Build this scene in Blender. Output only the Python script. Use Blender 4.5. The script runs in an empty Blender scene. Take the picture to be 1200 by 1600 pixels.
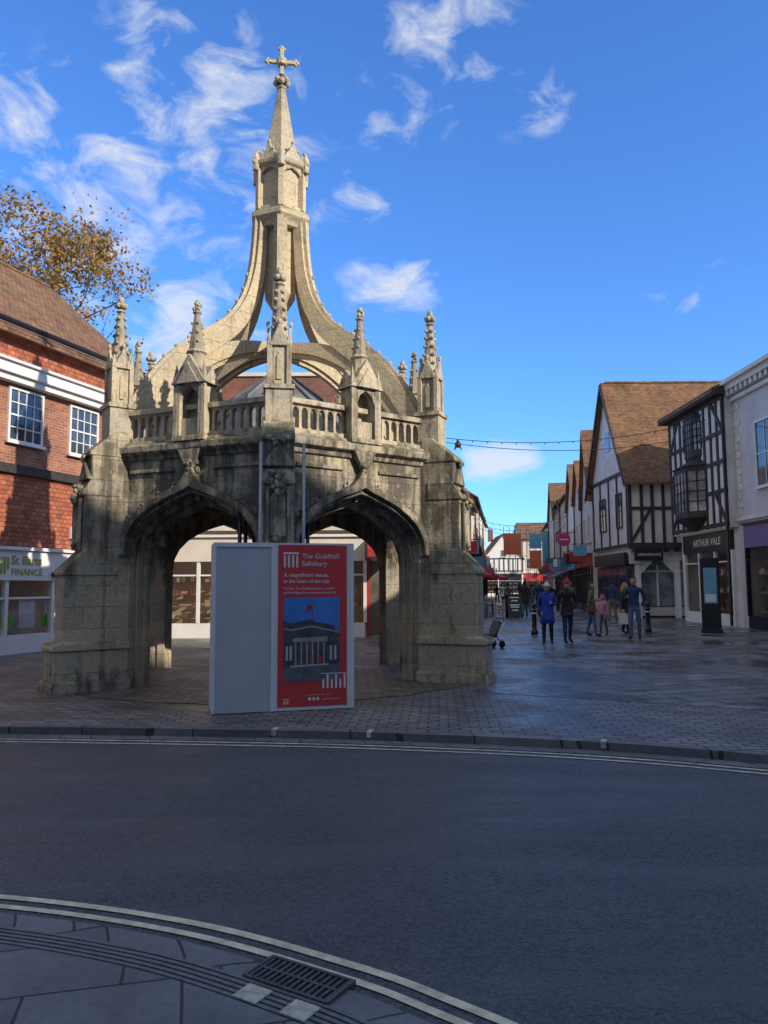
import bpy, bmesh, math, random
from mathutils import Vector, Matrix
random.seed(7)
rad=math.radians
scene=bpy.context.scene
scene.view_settings.view_transform='Standard'
try: scene.view_settings.look='None'
except Exception: pass
scene.view_settings.exposure=0
COL=scene.collection

# ---------------------------------------------------------------- mesh helpers
class Part:
    def __init__(s): s.v=[]; s.f=[]; s.mi=[]
    def add(s,vs,fs,M=None,mi=0):
        o=len(s.v)
        for p in vs:
            p=Vector(p)
            if M is not None: p=M@p
            s.v.append(p)
        for f in fs:
            s.f.append([i+o for i in f]); s.mi.append(mi)
        return s
    def box(s,x0,x1,y0,y1,z0,z1,M=None,mi=0):
        vs=[(x0,y0,z0),(x1,y0,z0),(x1,y1,z0),(x0,y1,z0),(x0,y0,z1),(x1,y0,z1),(x1,y1,z1),(x0,y1,z1)]
        return s.add(vs,[(0,3,2,1),(4,5,6,7),(0,1,5,4),(1,2,6,5),(2,3,7,6),(3,0,4,7)],M,mi)
    def prism(s,poly,a0,a1,ax='y',M=None,mi=0):
        n=len(poly)
        def mk(p,a):
            if ax=='y': return (p[0],a,p[1])
            if ax=='x': return (a,p[0],p[1])
            return (p[0],p[1],a)
        vs=[mk(p,a0) for p in poly]+[mk(p,a1) for p in poly]
        fs=[tuple(range(n)),tuple(range(2*n-1,n-1,-1))]
        for i in range(n):
            j=(i+1)%n; fs.append((i,i+n,j+n,j))
        return s.add(vs,fs,M,mi)
    def lathe(s,prof,n=6,cx=0,cy=0,a0=-90,M=None,mi=0,sx=1,sy=1):
        vs=[];fs=[]
        for r,z in prof:
            for i in range(n):
                a=rad(a0+360*i/n); vs.append((cx+sx*r*math.cos(a),cy+sy*r*math.sin(a),z))
        m=len(prof)
        for k in range(m-1):
            for i in range(n):
                j=(i+1)%n; fs.append((k*n+i,k*n+j,(k+1)*n+j,(k+1)*n+i))
        fs.append(tuple(range(n-1,-1,-1))); fs.append(tuple((m-1)*n+i for i in range(n)))
        return s.add(vs,fs,M,mi)
    def tube(s,pts,rr,n=8,M=None,mi=0,cap=True):
        pts=[Vector(p) for p in pts]
        if not hasattr(rr,'__len__'): rr=[rr]*len(pts)
        vs=[];fs=[]; up=None
        for k,p in enumerate(pts):
            t=(pts[min(k+1,len(pts)-1)]-pts[max(k-1,0)]).normalized()
            if up is None:
                up=Vector((0,0,1)) if abs(t.z)<.9 else Vector((1,0,0))
            a=t.cross(up).normalized(); b=a.cross(t).normalized(); up=b
            for i in range(n):
                an=2*math.pi*i/n; vs.append(p+(a*math.cos(an)+b*math.sin(an))*rr[k])
        for k in range(len(pts)-1):
            for i in range(n):
                j=(i+1)%n; fs.append((k*n+i,k*n+j,(k+1)*n+j,(k+1)*n+i))
        if cap:
            fs.append(tuple(range(n-1,-1,-1))); fs.append(tuple((len(pts)-1)*n+i for i in range(n)))
        return s.add(vs,fs,M,mi)
    def ball(s,c,r,nu=10,nv=7,M=None,mi=0,fn=None,keep=None):
        vs=[];fs=[]
        if not hasattr(r,'__len__'): r=(r,r,r)
        us=[]
        for k in range(nv+1):
            ph=math.pi*k/nv
            for i in range(nu):
                th=2*math.pi*i/nu
                d=Vector((math.sin(ph)*math.cos(th),math.sin(ph)*math.sin(th),math.cos(ph)))
                us.append(d); q=fn(d) if fn else d
                vs.append((c[0]+q.x*r[0],c[1]+q.y*r[1],c[2]+q.z*r[2]))
        for k in range(nv):
            for i in range(nu):
                j=(i+1)%nu
                f=(k*nu+i,(k+1)*nu+i,(k+1)*nu+j,k*nu+j)
                if keep:
                    m=sum((us[q] for q in f),Vector())/4
                    if not keep(m): continue
                fs.append(f)
        return s.add(vs,fs,M,mi)
    def mesh(s,name,mats,smooth=False,recalc=True):
        me=bpy.data.meshes.new(name)
        me.from_pydata([tuple(p) for p in s.v],[],s.f)
        for m in mats: me.materials.append(m)
        for p,mi in zip(me.polygons,s.mi): p.material_index=mi
        if recalc:
            bm=bmesh.new(); bm.from_mesh(me)
            bmesh.ops.remove_doubles(bm,verts=bm.verts,dist=1e-5)
            bmesh.ops.recalc_face_normals(bm,faces=bm.faces)
            bm.to_mesh(me); bm.free()
        if smooth:
            for p in me.polygons: p.use_smooth=True
        return me

class Grp:
    def __init__(s,name,loc=(0,0,0),rot=0):
        s.e=bpy.data.objects.new(name,None); COL.objects.link(s.e)
        s.e.location=loc; s.e.rotation_euler=(0,0,rad(rot)); s.e.empty_display_size=.2
        s.parts={}
    def p(s,name,mat,smooth=False):
        if name not in s.parts: s.parts[name]=(Part(),mat,smooth)
        return s.parts[name][0]
    def done(s,bevel=0):
        for n,(pt,mat,sm) in s.parts.items():
            if not pt.f: continue
            mats=mat if isinstance(mat,(list,tuple)) else [mat]
            o=bpy.data.objects.new(n,pt.mesh(n,mats,sm)); COL.objects.link(o); o.parent=s.e
            if bevel: bev(o,bevel)
        s.parts={}
        return s
    def obj(s,name,me,rot=0,loc=(0,0,0),bevel=0):
        o=bpy.data.objects.new(name,me); COL.objects.link(o); o.parent=s.e
        o.rotation_euler=(0,0,rad(rot)); o.location=loc
        if bevel: bev(o,bevel)
        return o
def bev(o,w):
    m=o.modifiers.new('b','BEVEL'); m.width=w; m.segments=1; m.limit_method='ANGLE'; m.angle_limit=rad(35)
def single(name,part,mats,smooth=False,loc=(0,0,0),rot=0):
    o=bpy.data.objects.new(name,part.mesh(name,mats if isinstance(mats,list) else [mats],smooth))
    COL.objects.link(o); o.location=loc; o.rotation_euler=(0,0,rad(rot)); return o
def text(g,body,mat,width,loc,name='lettering',rotz=0,align='LEFT',bold=0,xs=1.0):
    c=bpy.data.curves.new(name,'FONT'); c.body=body; c.size=1; c.align_x=align; c.offset=bold
    c.resolution_u=3
    o=bpy.data.objects.new(name,c); COL.objects.link(o); c.materials.append(mat)
    bpy.context.view_layer.update()
    w=max(o.dimensions.x,1e-3); k=width/w
    o.scale=(k,k*xs,k); o.parent=g.e; o.location=loc; o.rotation_euler=(rad(90),0,rad(rotz)); c.extrude=.002/k
    return o

# ---------------------------------------------------------------- materials
def N(nt,t,**k):
    n=nt.nodes.new(t)
    for a,b in k.items(): setattr(n,a,b)
    return n
def newmat(name):
    m=bpy.data.materials.new(name); m.use_nodes=True
    return m,m.node_tree,m.node_tree.nodes['Principled BSDF']
def rgba(c): return (c[0],c[1],c[2],1)
def coords(nt,axis='xy',sc=1.0,rot=0):
    tc=N(nt,'ShaderNodeTexCoord'); sp=N(nt,'ShaderNodeSeparateXYZ'); nt.links.new(tc.outputs['Object'],sp.inputs[0])
    cb=N(nt,'ShaderNodeCombineXYZ'); L=nt.links.new
    if axis=='wall':
        a=N(nt,'ShaderNodeMath',operation='ADD'); L(sp.outputs[0],a.inputs[0]); L(sp.outputs[1],a.inputs[1])
        L(a.outputs[0],cb.inputs[0]); L(sp.outputs[2],cb.inputs[1])
    elif axis=='x': L(sp.outputs[0],cb.inputs[0]); L(sp.outputs[2],cb.inputs[1])
    elif axis=='y': L(sp.outputs[1],cb.inputs[0]); L(sp.outputs[2],cb.inputs[1])
    else: L(sp.outputs[0],cb.inputs[0]); L(sp.outputs[1],cb.inputs[1])
    mp=N(nt,'ShaderNodeMapping'); mp.inputs['Scale'].default_value=(sc,sc,sc); mp.inputs['Rotation'].default_value=(0,0,rad(rot))
    L(cb.outputs[0],mp.inputs[0]); return mp.outputs[0],tc.outputs['Object']
def noise(nt,vec,scale,detail=5,rough=.6):
    n=N(nt,'ShaderNodeTexNoise'); n.inputs['Scale'].default_value=scale; n.inputs['Detail'].default_value=detail
    n.inputs['Roughness'].default_value=rough
    if vec is not None: nt.links.new(vec,n.inputs['Vector'])
    return n.outputs['Fac']
def ramp(nt,fac,a,b,ca=(0,0,0),cb=(1,1,1)):
    r=N(nt,'ShaderNodeValToRGB'); e=r.color_ramp.elements
    e[0].position=a; e[1].position=b; e[0].color=rgba(ca); e[1].color=rgba(cb)
    nt.links.new(fac,r.inputs[0]); return r.outputs[0]
def mix(nt,fac,a,b,mode='MIX'):
    m=N(nt,'ShaderNodeMix',data_type='RGBA',blend_type=mode)
    L=nt.links.new
    if isinstance(fac,(int,float)): m.inputs[0].default_value=fac
    else: L(fac,m.inputs[0])
    for i,c in ((6,a),(7,b)):
        if isinstance(c,tuple): m.inputs[i].default_value=rgba(c)
        else: L(c,m.inputs[i])
    return m.outputs[2]
def mathn(nt,op,a,b=None,clamp=False):
    m=N(nt,'ShaderNodeMath',operation=op); m.use_clamp=clamp
    for i,c in ((0,a),(1,b)):
        if c is None: continue
        if isinstance(c,(int,float)): m.inputs[i].default_value=c
        else: nt.links.new(c,m.inputs[i])
    return m.outputs[0]
def bump(nt,h,bs,strength=.5,dist=.02):
    b=N(nt,'ShaderNodeBump'); b.inputs['Strength'].default_value=strength; b.inputs['Distance'].default_value=dist
    nt.links.new(h,b.inputs['Height']); nt.links.new(b.outputs[0],bs.inputs['Normal'])

def plain(name,c,rough=.6,var=.15,scale=6,metal=0,spec=.5,bmp=0):
    m,nt,bs=newmat(name)
    _,ov=coords(nt); n=noise(nt,ov,scale,4)
    f=ramp(nt,n,.3,.7,tuple(x*(1-var) for x in c),tuple(min(1,x*(1+var)) for x in c))
    nt.links.new(f,bs.inputs['Base Color']); bs.inputs['Roughness'].default_value=rough; bs.inputs['Metallic'].default_value=metal
    bs.inputs['Specular IOR Level'].default_value=spec
    if bmp: bump(nt,noise(nt,ov,scale*6,4),bs,bmp,.01)
    return m
def bricks(name,c1,c2,mortar,bw,rh,ms,axis='wall',rough=.8,bmp=.5,dist=.01,stain=.35,off=.5,rot=0,ns=1.5,wet=None,moss=None,spec=.4,wetdark=.6,warp=.25):
    m,nt,bs=newmat(name); L=nt.links.new
    v,ov=coords(nt,axis,1,rot)
    nz=N(nt,'ShaderNodeTexNoise'); nz.inputs['Scale'].default_value=1.7; L(ov,nz.inputs['Vector'])
    vm=N(nt,'ShaderNodeVectorMath',operation='MULTIPLY_ADD'); L(nz.outputs['Color'],vm.inputs[0])
    k=rh*warp; vm.inputs[1].default_value=(k,k,0); L(v,vm.inputs[2]); v=vm.outputs[0]
    b=N(nt,'ShaderNodeTexBrick'); L(v,b.inputs['Vector'])
    b.inputs['Scale'].default_value=1; b.inputs['Brick Width'].default_value=bw; b.inputs['Row Height'].default_value=rh
    b.inputs['Mortar Size'].default_value=ms; b.inputs['Mortar Smooth'].default_value=.3; b.offset=off
    b.inputs['Color1'].default_value=rgba(c1); b.inputs['Color2'].default_value=rgba(c2); b.inputs['Mortar'].default_value=rgba(mortar)
    b.inputs['Bias'].default_value=0
    n1=noise(nt,ov,ns,6,.65); st=ramp(nt,n1,.3,.72,(1-stain,)*3,(1+stain*.35,)*3)
    c=mix(nt,1.0,b.outputs['Color'],st,'MULTIPLY')
    n2=noise(nt,ov,30,4); c=mix(nt,.6,c,ramp(nt,n2,.25,.75,(.65,.65,.65),(1.25,1.25,1.25)),'MULTIPLY')
    if moss:
        c=mix(nt,ramp(nt,noise(nt,ov,2.3,6,.7),.52,.66),c,moss)
    bs.inputs['Roughness'].default_value=rough; bs.inputs['Specular IOR Level'].default_value=spec
    h=mathn(nt,'SUBTRACT',mathn(nt,'MULTIPLY',n2,.35),b.outputs['Fac'])
    bump(nt,h,bs,bmp,dist)
    if wet:
        nw=noise(nt,ov,wet[0],5,.6)
        L(ramp(nt,nw,wet[1],wet[2],(wet[3],)*3,(rough,)*3),bs.inputs['Roughness'])
        c=mix(nt,1.0,c,ramp(nt,nw,wet[1],wet[2],(wetdark,)*3,(1,)*3),'MULTIPLY')
    L(c,bs.inputs['Base Color'])
    return m

def stone_mat(name,base=(.53,.455,.325),dark=(.060,.054,.043),amount=.5,courses=True,band=True,cs=.6,cool=.5,cr_=.84):
    m,nt,bs=newmat(name); L=nt.links.new
    v,ov=coords(nt,'wall')
    oi=N(nt,'ShaderNodeObjectInfo'); rr=mathn(nt,'MULTIPLY',oi.outputs['Random'],37.0)
    ad=N(nt,'ShaderNodeVectorMath',operation='ADD'); L(ov,ad.inputs[0]); L(rr,ad.inputs[1]); nv=ad.outputs[0]
    n2=noise(nt,nv,22,6,.7); n1=noise(nt,nv,2.2,9,.66); n3=noise(nt,nv,.9,3)
    c=ramp(nt,n3,.3,.7,tuple(x*.82 for x in base),tuple(x*1.08 for x in base))
    c=mix(nt,mathn(nt,'MULTIPLY',ramp(nt,noise(nt,nv,1.6,4),.42,.62),cool),c,(.37,.36,.33))
    if courses:
        b=N(nt,'ShaderNodeTexBrick'); L(v,b.inputs['Vector']); b.inputs['Scale'].default_value=1
        b.inputs['Brick Width'].default_value=.66; b.inputs['Row Height'].default_value=.33; b.inputs['Mortar Size'].default_value=.006
        b.inputs['Mortar Smooth'].default_value=.6
        b.inputs['Color1'].default_value=(1.1,1.07,1.02,1); b.inputs['Color2'].default_value=(.76,.78,.8,1); b.inputs['Mortar'].default_value=(.5,.48,.46,1)
        c=mix(nt,cs,c,b.outputs['Color'],'MULTIPLY')
    c=mix(nt,.8,c,ramp(nt,n2,.3,.7,(.6,.6,.6),(1.25,1.22,1.16)),'MULTIPLY')
    mp=N(nt,'ShaderNodeMapping'); mp.inputs['Scale'].default_value=(6,6,.45); L(nv,mp.inputs[0])
    st=noise(nt,mp.outputs[0],1.3,6,.65)
    g=mathn(nt,'ADD',mathn(nt,'MULTIPLY',n1,.5),mathn(nt,'MULTIPLY',st,.5))
    ge=N(nt,'ShaderNodeNewGeometry')
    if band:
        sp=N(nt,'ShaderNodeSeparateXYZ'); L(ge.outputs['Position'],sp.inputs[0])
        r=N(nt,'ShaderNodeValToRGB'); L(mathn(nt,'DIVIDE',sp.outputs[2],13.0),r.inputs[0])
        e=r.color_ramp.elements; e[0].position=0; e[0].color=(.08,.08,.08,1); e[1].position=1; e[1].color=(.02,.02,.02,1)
        for p,vv in ((.5/13,.03),(1.6/13,.03),(2.3/13,.12),(3.5/13,.15),(3.95/13,.06),(6.5/13,.01)):  # crust thickest round the arches; sunlit pier feet painted in as paler stone
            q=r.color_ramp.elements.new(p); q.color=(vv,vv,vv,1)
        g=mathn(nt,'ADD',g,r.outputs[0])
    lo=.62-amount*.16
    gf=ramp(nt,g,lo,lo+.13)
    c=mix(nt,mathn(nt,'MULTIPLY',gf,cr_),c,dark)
    n4=noise(nt,nv,9,4,.6)
    c=mix(nt,mathn(nt,'MULTIPLY',ramp(nt,n4,.62,.68),.4),c,(.5,.47,.37))
    sn=N(nt,'ShaderNodeSeparateXYZ'); L(ge.outputs['Normal'],sn.inputs[0])
    mz=mathn(nt,'MULTIPLY',ramp(nt,sn.outputs[2],.35,.75),ramp(nt,n1,.36,.55))
    c=mix(nt,mathn(nt,'MULTIPLY',mz,.8),c,(.10,.10,.045))
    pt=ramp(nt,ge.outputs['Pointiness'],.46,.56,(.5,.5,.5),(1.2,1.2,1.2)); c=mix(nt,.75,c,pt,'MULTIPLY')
    L(c,bs.inputs['Base Color']); bs.inputs['Roughness'].default_value=.9; bs.inputs['Specular IOR Level'].default_value=.25
    h=mathn(nt,'ADD',mathn(nt,'MULTIPLY',n2,.7),mathn(nt,'MULTIPLY',n1,1.3))
    if courses: h=mathn(nt,'SUBTRACT',h,mathn(nt,'MULTIPLY',b.outputs['Fac'],.5))
    bump(nt,h,bs,.8,.025)
    return m

def asphalt_mat():
    m,nt,bs=newmat('asphalt'); L=nt.links.new
    v,ov=coords(nt)
    a=noise(nt,ov,48,4,.75); b=noise(nt,ov,.55,5,.6)
    vo=N(nt,'ShaderNodeTexVoronoi'); vo.inputs['Scale'].default_value=55; L(ov,vo.inputs['Vector'])
    c=ramp(nt,a,.34,.68,(.024,.026,.03),(.145,.147,.15))
    c=mix(nt,.8,c,ramp(nt,b,.3,.7,(.7,.72,.75),(1.25,1.25,1.25)),'MULTIPLY')
    c=mix(nt,ramp(nt,vo.outputs['Distance'],.14,.24,(.6,)*3,(0,)*3),c,(.24,.24,.235))
    mp=N(nt,'ShaderNodeMapping'); mp.inputs['Scale'].default_value=(.3,1.7,1); mp.inputs['Rotation'].default_value=(0,0,rad(8)); L(ov,mp.inputs[0])
    c=mix(nt,ramp(nt,noise(nt,mp.outputs[0],1.2,5),.48,.7,(0,)*3,(.5,)*3),c,(.13,.13,.13))
    L(c,bs.inputs['Base Color'])
    L(ramp(nt,noise(nt,mp.outputs[0],.8,4),.35,.62,(.36,)*3,(.62,)*3),bs.inputs['Roughness'])
    bump(nt,mathn(nt,'ADD',a,vo.outputs['Distance']),bs,1.0,.014)
    return m
def glass_mat(name,c=(.02,.03,.04),rough=.05):
    m,nt,bs=newmat(name); _,ov=coords(nt)
    n=noise(nt,ov,1.3,3); nt.links.new(ramp(nt,n,.35,.65,c,tuple(x*2.8+.02 for x in c)),bs.inputs['Base Color'])
    bs.inputs['Roughness'].default_value=rough; bs.inputs['Specular IOR Level'].default_value=.8
    bump(nt,noise(nt,ov,2.0,2),bs,.15,.02)
    return m
def pane_mat():
    m,nt,bs=newmat('shop_glass'); L=nt.links.new
    t=N(nt,'ShaderNodeBsdfTransparent'); g=N(nt,'ShaderNodeBsdfGlossy'); g.inputs['Roughness'].default_value=.03
    g.inputs['Color'].default_value=(.9,.95,1,1)
    ms=N(nt,'ShaderNodeMixShader'); lw=N(nt,'ShaderNodeLayerWeight'); lw.inputs[0].default_value=.3
    L(mathn(nt,'ADD',mathn(nt,'MULTIPLY',lw.outputs['Fresnel'],.6),.04),ms.inputs[0]); L(t.outputs[0],ms.inputs[1]); L(g.outputs[0],ms.inputs[2])
    L(ms.outputs[0],nt.nodes['Material Output'].inputs[0]); return m

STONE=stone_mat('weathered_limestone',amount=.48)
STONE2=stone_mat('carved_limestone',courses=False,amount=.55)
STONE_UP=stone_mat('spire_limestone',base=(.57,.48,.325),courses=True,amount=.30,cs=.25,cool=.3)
LEAD=plain('lead_sheet',(.17,.18,.19),.5,.3,3)
ASPH=asphalt_mat()
SETTS=bricks('granite_setts',(.27,.25,.235),(.15,.145,.14),(.05,.048,.044),.23,.125,.011,'xy',.62,1,.03,.35,ns=.8,wet=(.7,.36,.56,.25),rot=4)
SETTS2=bricks('worn_setts',(.33,.265,.22),(.18,.15,.13),(.055,.05,.042),.22,.13,.013,'xy',.6,1,.03,.35,ns=.9,wet=(.9,.33,.56,.3),rot=37)
SLABS=bricks('york_slabs',(.28,.265,.25),(.15,.15,.148),(.05,.047,.043),.6,.38,.018,'xy',.6,1,.03,.45,ns=.6,wet=(.55,.42,.56,.08),rot=-18,off=.37,wetdark=.45)
FLAGS=bricks('near_flagstones',(.215,.215,.215),(.14,.145,.15),(.045,.045,.042),.62,.44,.007,'xy',.6,.8,.014,.4,ns=1.6,wet=(1.5,.35,.6,.42),rot=-14,off=.4,wetdark=.75,warp=.04)
KERB=bricks('kerb_granite',(.20,.195,.19),(.13,.13,.13),(.04,.04,.04),.85,.6,.012,'xy',.65,.5,.01,.35,ns=3,rot=-5)
STRIP=bricks('channel_blocks',(.2,.198,.195),(.135,.135,.135),(.04,.04,.04),.3,.6,.008,'xy',.6,.5,.008,.3,rot=-20)
BRICK=bricks('orange_brick',(.48,.18,.095),(.30,.10,.06),(.38,.31,.24),.22,.075,.009,'wall',.85,.5,.01,.35)
TILEHUNG=bricks('hung_clay_tiles',(.56,.19,.09),(.33,.095,.055),(.14,.05,.03),.165,.11,.007,'wall',.8,.9,.015,.4,ns=2.5)
ROOFX=bricks('clay_roof_tiles',(.36,.18,.09),(.19,.10,.06),(.06,.04,.03),.17,.085,.008,'x',.85,1,.02,.5,moss=(.18,.14,.055))
ROOFY=bricks('clay_roof_tiles_side',(.36,.18,.09),(.19,.10,.06),(.06,.04,.03),.17,.085,.008,'y',.85,1,.02,.5,moss=(.18,.14,.055))
BRICK2=bricks('dark_red_brick',(.28,.095,.065),(.18,.065,.05),(.22,.18,.15),.22,.075,.01,'wall',.85,.4,.01,.3)
WHITE=plain('white_paint',(.74,.73,.70),.55,.06,2)
CREAM=plain('cream_render',(.68,.60,.45),.8,.1,1.2,bmp=.2)
CREAM2=plain('pale_render',(.66,.61,.52),.8,.1,1.0,bmp=.2)
RENDER=plain('lime_render',(.64,.62,.57),.85,.15,1.6,bmp=.35)
GREYREN=plain('grey_render',(.55,.54,.52),.8,.14,1.2,bmp=.2)
TIMBER=plain('black_timber',(.035,.031,.028),.7,.4,9,bmp=.5)
GLASS=glass_mat('window_glass'); GLASSL=glass_mat('pale_window_glass',(.10,.12,.13))
PANE=pane_mat()
BLACK=plain('black_metal',(.014,.014,.016),.4,.3,12)
GREYM=plain('grey_metal',(.32,.33,.34),.45,.15,12,metal=.5)
RED=plain('poster_red',(.60,.05,.05),.5,.05,3)
REDP=plain('red_paint',(.42,.03,.03),.5,.15,3)
BOARD=plain('grey_board',(.46,.47,.50),.6,.09,1.3)
BOARDW=plain('white_board',(.70,.71,.72),.5,.05,2)
PURPLE=plain('purple_fascia',(.17,.12,.26),.5,.1,3)
GOLD=plain('pale_lettering',(.70,.66,.52),.5,.05,3)
GREEN=plain('green_paint',(.12,.52,.04),.6,.15,3)
WOOD=plain('shelf_wood',(.50,.30,.15),.6,.25,5)
INTER=plain('shop_interior',(.74,.58,.38),.8,.2,1)
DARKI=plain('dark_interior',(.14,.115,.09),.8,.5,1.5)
YEL=plain('yellow_line_paint',(.66,.58,.36),.7,.3,14,bmp=.5)
YELF=plain('worn_line_paint',(.46,.43,.34),.7,.45,10,bmp=.4)
BLUEP=plain('blue_print',(.06,.22,.60),.5,.3,1.5)
DKP=plain('dark_print',(.06,.065,.08),.5,.4,9)
TANP=plain('tan_print',(.34,.30,.24),.5,.3,9)
GRP=plain('grey_print',(.12,.12,.13),.5,.3,9)
PINK=plain('pink_sign',(.55,.04,.22),.5,.05,3)
SCREEN=plain('display_screen',(.16,.38,.50),.3,.2,1.5)
ORANGE=plain('orange_net',(.62,.17,.08),.7,.2,5)
BLUEN=plain('blue_sheet',(.12,.36,.55),.7,.2,5)
TEALP=plain('teal_paint',(.04,.20,.20),.5,.15,3)
ITEMS=[plain('goods_a',(.5,.1,.07),.6),plain('goods_b',(.1,.25,.35),.6),plain('goods_c',(.6,.5,.2),.6),plain('goods_d',(.65,.63,.6),.6),plain('goods_e',(.3,.2,.13),.6)]

# ---------------------------------------------------------------- curves
def catmull(P,n=10):
    P=[Vector((p[0],p[1])) for p in P]; out=[]
    P=[P[0]*2-P[1]]+P+[P[-1]*2-P[-2]]
    for i in range(1,len(P)-2):
        for k in range(n):
            t=k/n; a,b,c,d=P[i-1],P[i],P[i+1],P[i+2]
            out.append(.5*((2*b)+(c-a)*t+(2*a-5*b+4*c-d)*t*t+(3*b-a-3*c+d)*t**3))
    out.append(P[-2]); return out
def offs(C,o):
    R=[]
    for i,p in enumerate(C):
        t=(C[min(i+1,len(C)-1)]-C[max(i-1,0)]).normalized(); R.append(p+Vector((t.y,-t.x))*o)
    return R
def ribbon(pt,C,o0,o1,z,i0=0,i1=None):
    A=offs(C,o0)[i0:i1]; B=offs(C,o1)[i0:i1]; n=len(A)
    vs=[(p.x,p.y,z) for p in A]+[(p.x,p.y,z) for p in B]
    pt.add(vs,[(i,i+1,n+i+1,n+i) for i in range(n-1)])
def slab(pt,C,o0,o1,z0,z1,i0=0,i1=None):
    A=offs(C,o0)[i0:i1]; B=offs(C,o1)[i0:i1]; n=len(A)
    vs=[(p.x,p.y,z1) for p in A]+[(p.x,p.y,z1) for p in B]+[(p.x,p.y,z0) for p in A]+[(p.x,p.y,z0) for p in B]
    fs=[]
    for i in range(n-1):
        fs+=[(i,i+1,n+i+1,n+i),(n+i,n+i+1,3*n+i+1,3*n+i),(i,2*n+i,2*n+i+1,i+1),(2*n+i,3*n+i,3*n+i+1,2*n+i+1)]
    fs+=[(0,n,3*n,2*n),(n-1,3*n-1,4*n-1,2*n-1)]
    pt.add(vs,fs)
ZR=-.03; ZP=.05
FK=catmull([(-40,9.9),(-20,9.6),(-12,9.35),(-8,9.15),(-4.36,8.9),(-1.5,8.62),(0,8.4),(1.94,7.93),(3.5,7.25),(5.5,6.1),(8,4.7),(12,3.4),(30,2.6),(60,2.4)],8)
NK=catmull([(-40,5.4),(-14,5.05),(-6,4.65),(-3.5,4.5),(-2.02,4.28),(-.94,3.95),(-.11,3.5),(.27,3.22),(.60,2.94),(1.05,2.5),(1.68,1.8),(2.6,1.05),(4.5,.2),(8,-.7),(30,-1.3),(60,-1.3)],10)

# ground
g=Part(); g.add([(-400,-300,-.12),(400,-300,-.12),(400,500,-.12),(-400,500,-.12)],[(0,1,2,3)]); single('ground',g,ASPH)
r=Part()
A=offs(FK,.1); 
vs=[(p.x,p.y,ZR) for p in A]+[(60,-12,ZR),(-40,-12,ZR)]
r.add(vs,[tuple(range(len(vs)))]); single('road',r,ASPH)
pv=Part(); A=offs(FK,-.14)
vs=[(p.x,p.y,ZP) for p in A]+[(150,20,ZP),(150,320,ZP),(-150,320,ZP),(-150,20,ZP)]
pv.add(vs,[tuple(range(len(vs)))]); single('pavement',pv,SETTS)
k=Part(); slab(k,FK,-.15,.0,-.1,ZP+.006); single('kerb',k,KERB)
k=Part(); ribbon(k,FK,.0,.2,ZR+.004); single('gutter_blocks',k,STRIP)
k=Part(); ribbon(k,FK,.26,.31,ZR+.006); ribbon(k,FK,.40,.45,ZR+.006); single('road_marking',k,YELF)
FK3=catmull([(p.x,p.y) for p in FK],4)
k=Part()
for i in (28*4,41*4,47*4,57*4): slab(k,FK3,-.152,.003,0,ZP+.010,i,i+2)
single('kerb_marking',k,YELF)
s=Part()
edge=[(1.3,11.6),(2.6,10.9),(4.5,9.9),(7,8.6),(10,7.4),(12.9,6.6),(12.9,60),(30,140),(-2,140),(-2,17.6),(1.0,15.2),(1.8,13.6)]
s.add([(x,y,ZP+.004) for x,y in edge],[tuple(range(len(edge)))]); single('slab_paving',s,SLABS)
k=Part(); ribbon(k,NK,-.025,.025,ZR+.006); ribbon(k,NK,.085,.13,ZR+.006); single('double_yellow_lines',k,YEL)
k=Part(); ribbon(k,NK,.19,.33,ZR+.012); single('kerb_strip',k,STRIP)
ch=Grp('drainage_channel')
ribbon(ch.p('bed',BLACK),NK,.33,.49,ZR+.004)
IR0=plain('worn_iron',(.14,.135,.13),.55,.3,20)
for q in range(5):
    slab(ch.p('bars',IR0),NK,.335+q*.032,.335+q*.032+.02,ZR,ZR+.018)
ch.done()
pv=Part(); A=offs(NK,.49)
vs=[(p.x,p.y,ZR+.016) for p in A]+[(60,-8,ZR+.016),(-40,-8,ZR+.016)]
pv.add(vs,[tuple(range(len(vs)))]); single('near_pavement',pv,FLAGS)
def onNK(x,o):
    best=min(range(len(NK)),key=lambda i:abs(NK[i].x-x)); t=(NK[best+1]-NK[best-1]).normalized()
    p=NK[best]+Vector((t.y,-t.x))*o; return p,math.degrees(math.atan2(t.y,t.x))
p,a=onNK(-.27,.25)
gr=Grp('drain_grate',(p.x,p.y,ZR+.013),a)
gr.p('pit',BLACK).box(-.21,.21,-.075,.1,-.004,.003)
IR=plain('cast_iron',(.07,.068,.065),.5,.4,20)
b=gr.p('frame',IR); b.box(-.22,.22,.1,.115,0,.014); b.box(-.22,.22,-.09,-.075,0,.014); b.box(-.22,-.205,-.075,.1,0,.014); b.box(.205,.22,-.075,.1,0,.014)
b.box(-.205,.205,.005,.02,.002,.012)
for i in range(14): b.box(-.2+i*.03,-.188+i*.03,-.074,.099,.002,.011)
gr.done()
BP=plain('block_paint',(.46,.42,.31),.75,.35,20,bmp=.4)
for x in (-.30,-.12):
    p,a=onNK(x-.02,.43); q=Part(); q.box(-.06,.06,-.055,.055,0,.006)
    single('painted_block',q,BP,loc=(p.x,p.y,ZR+.019),rot=a)

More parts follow.
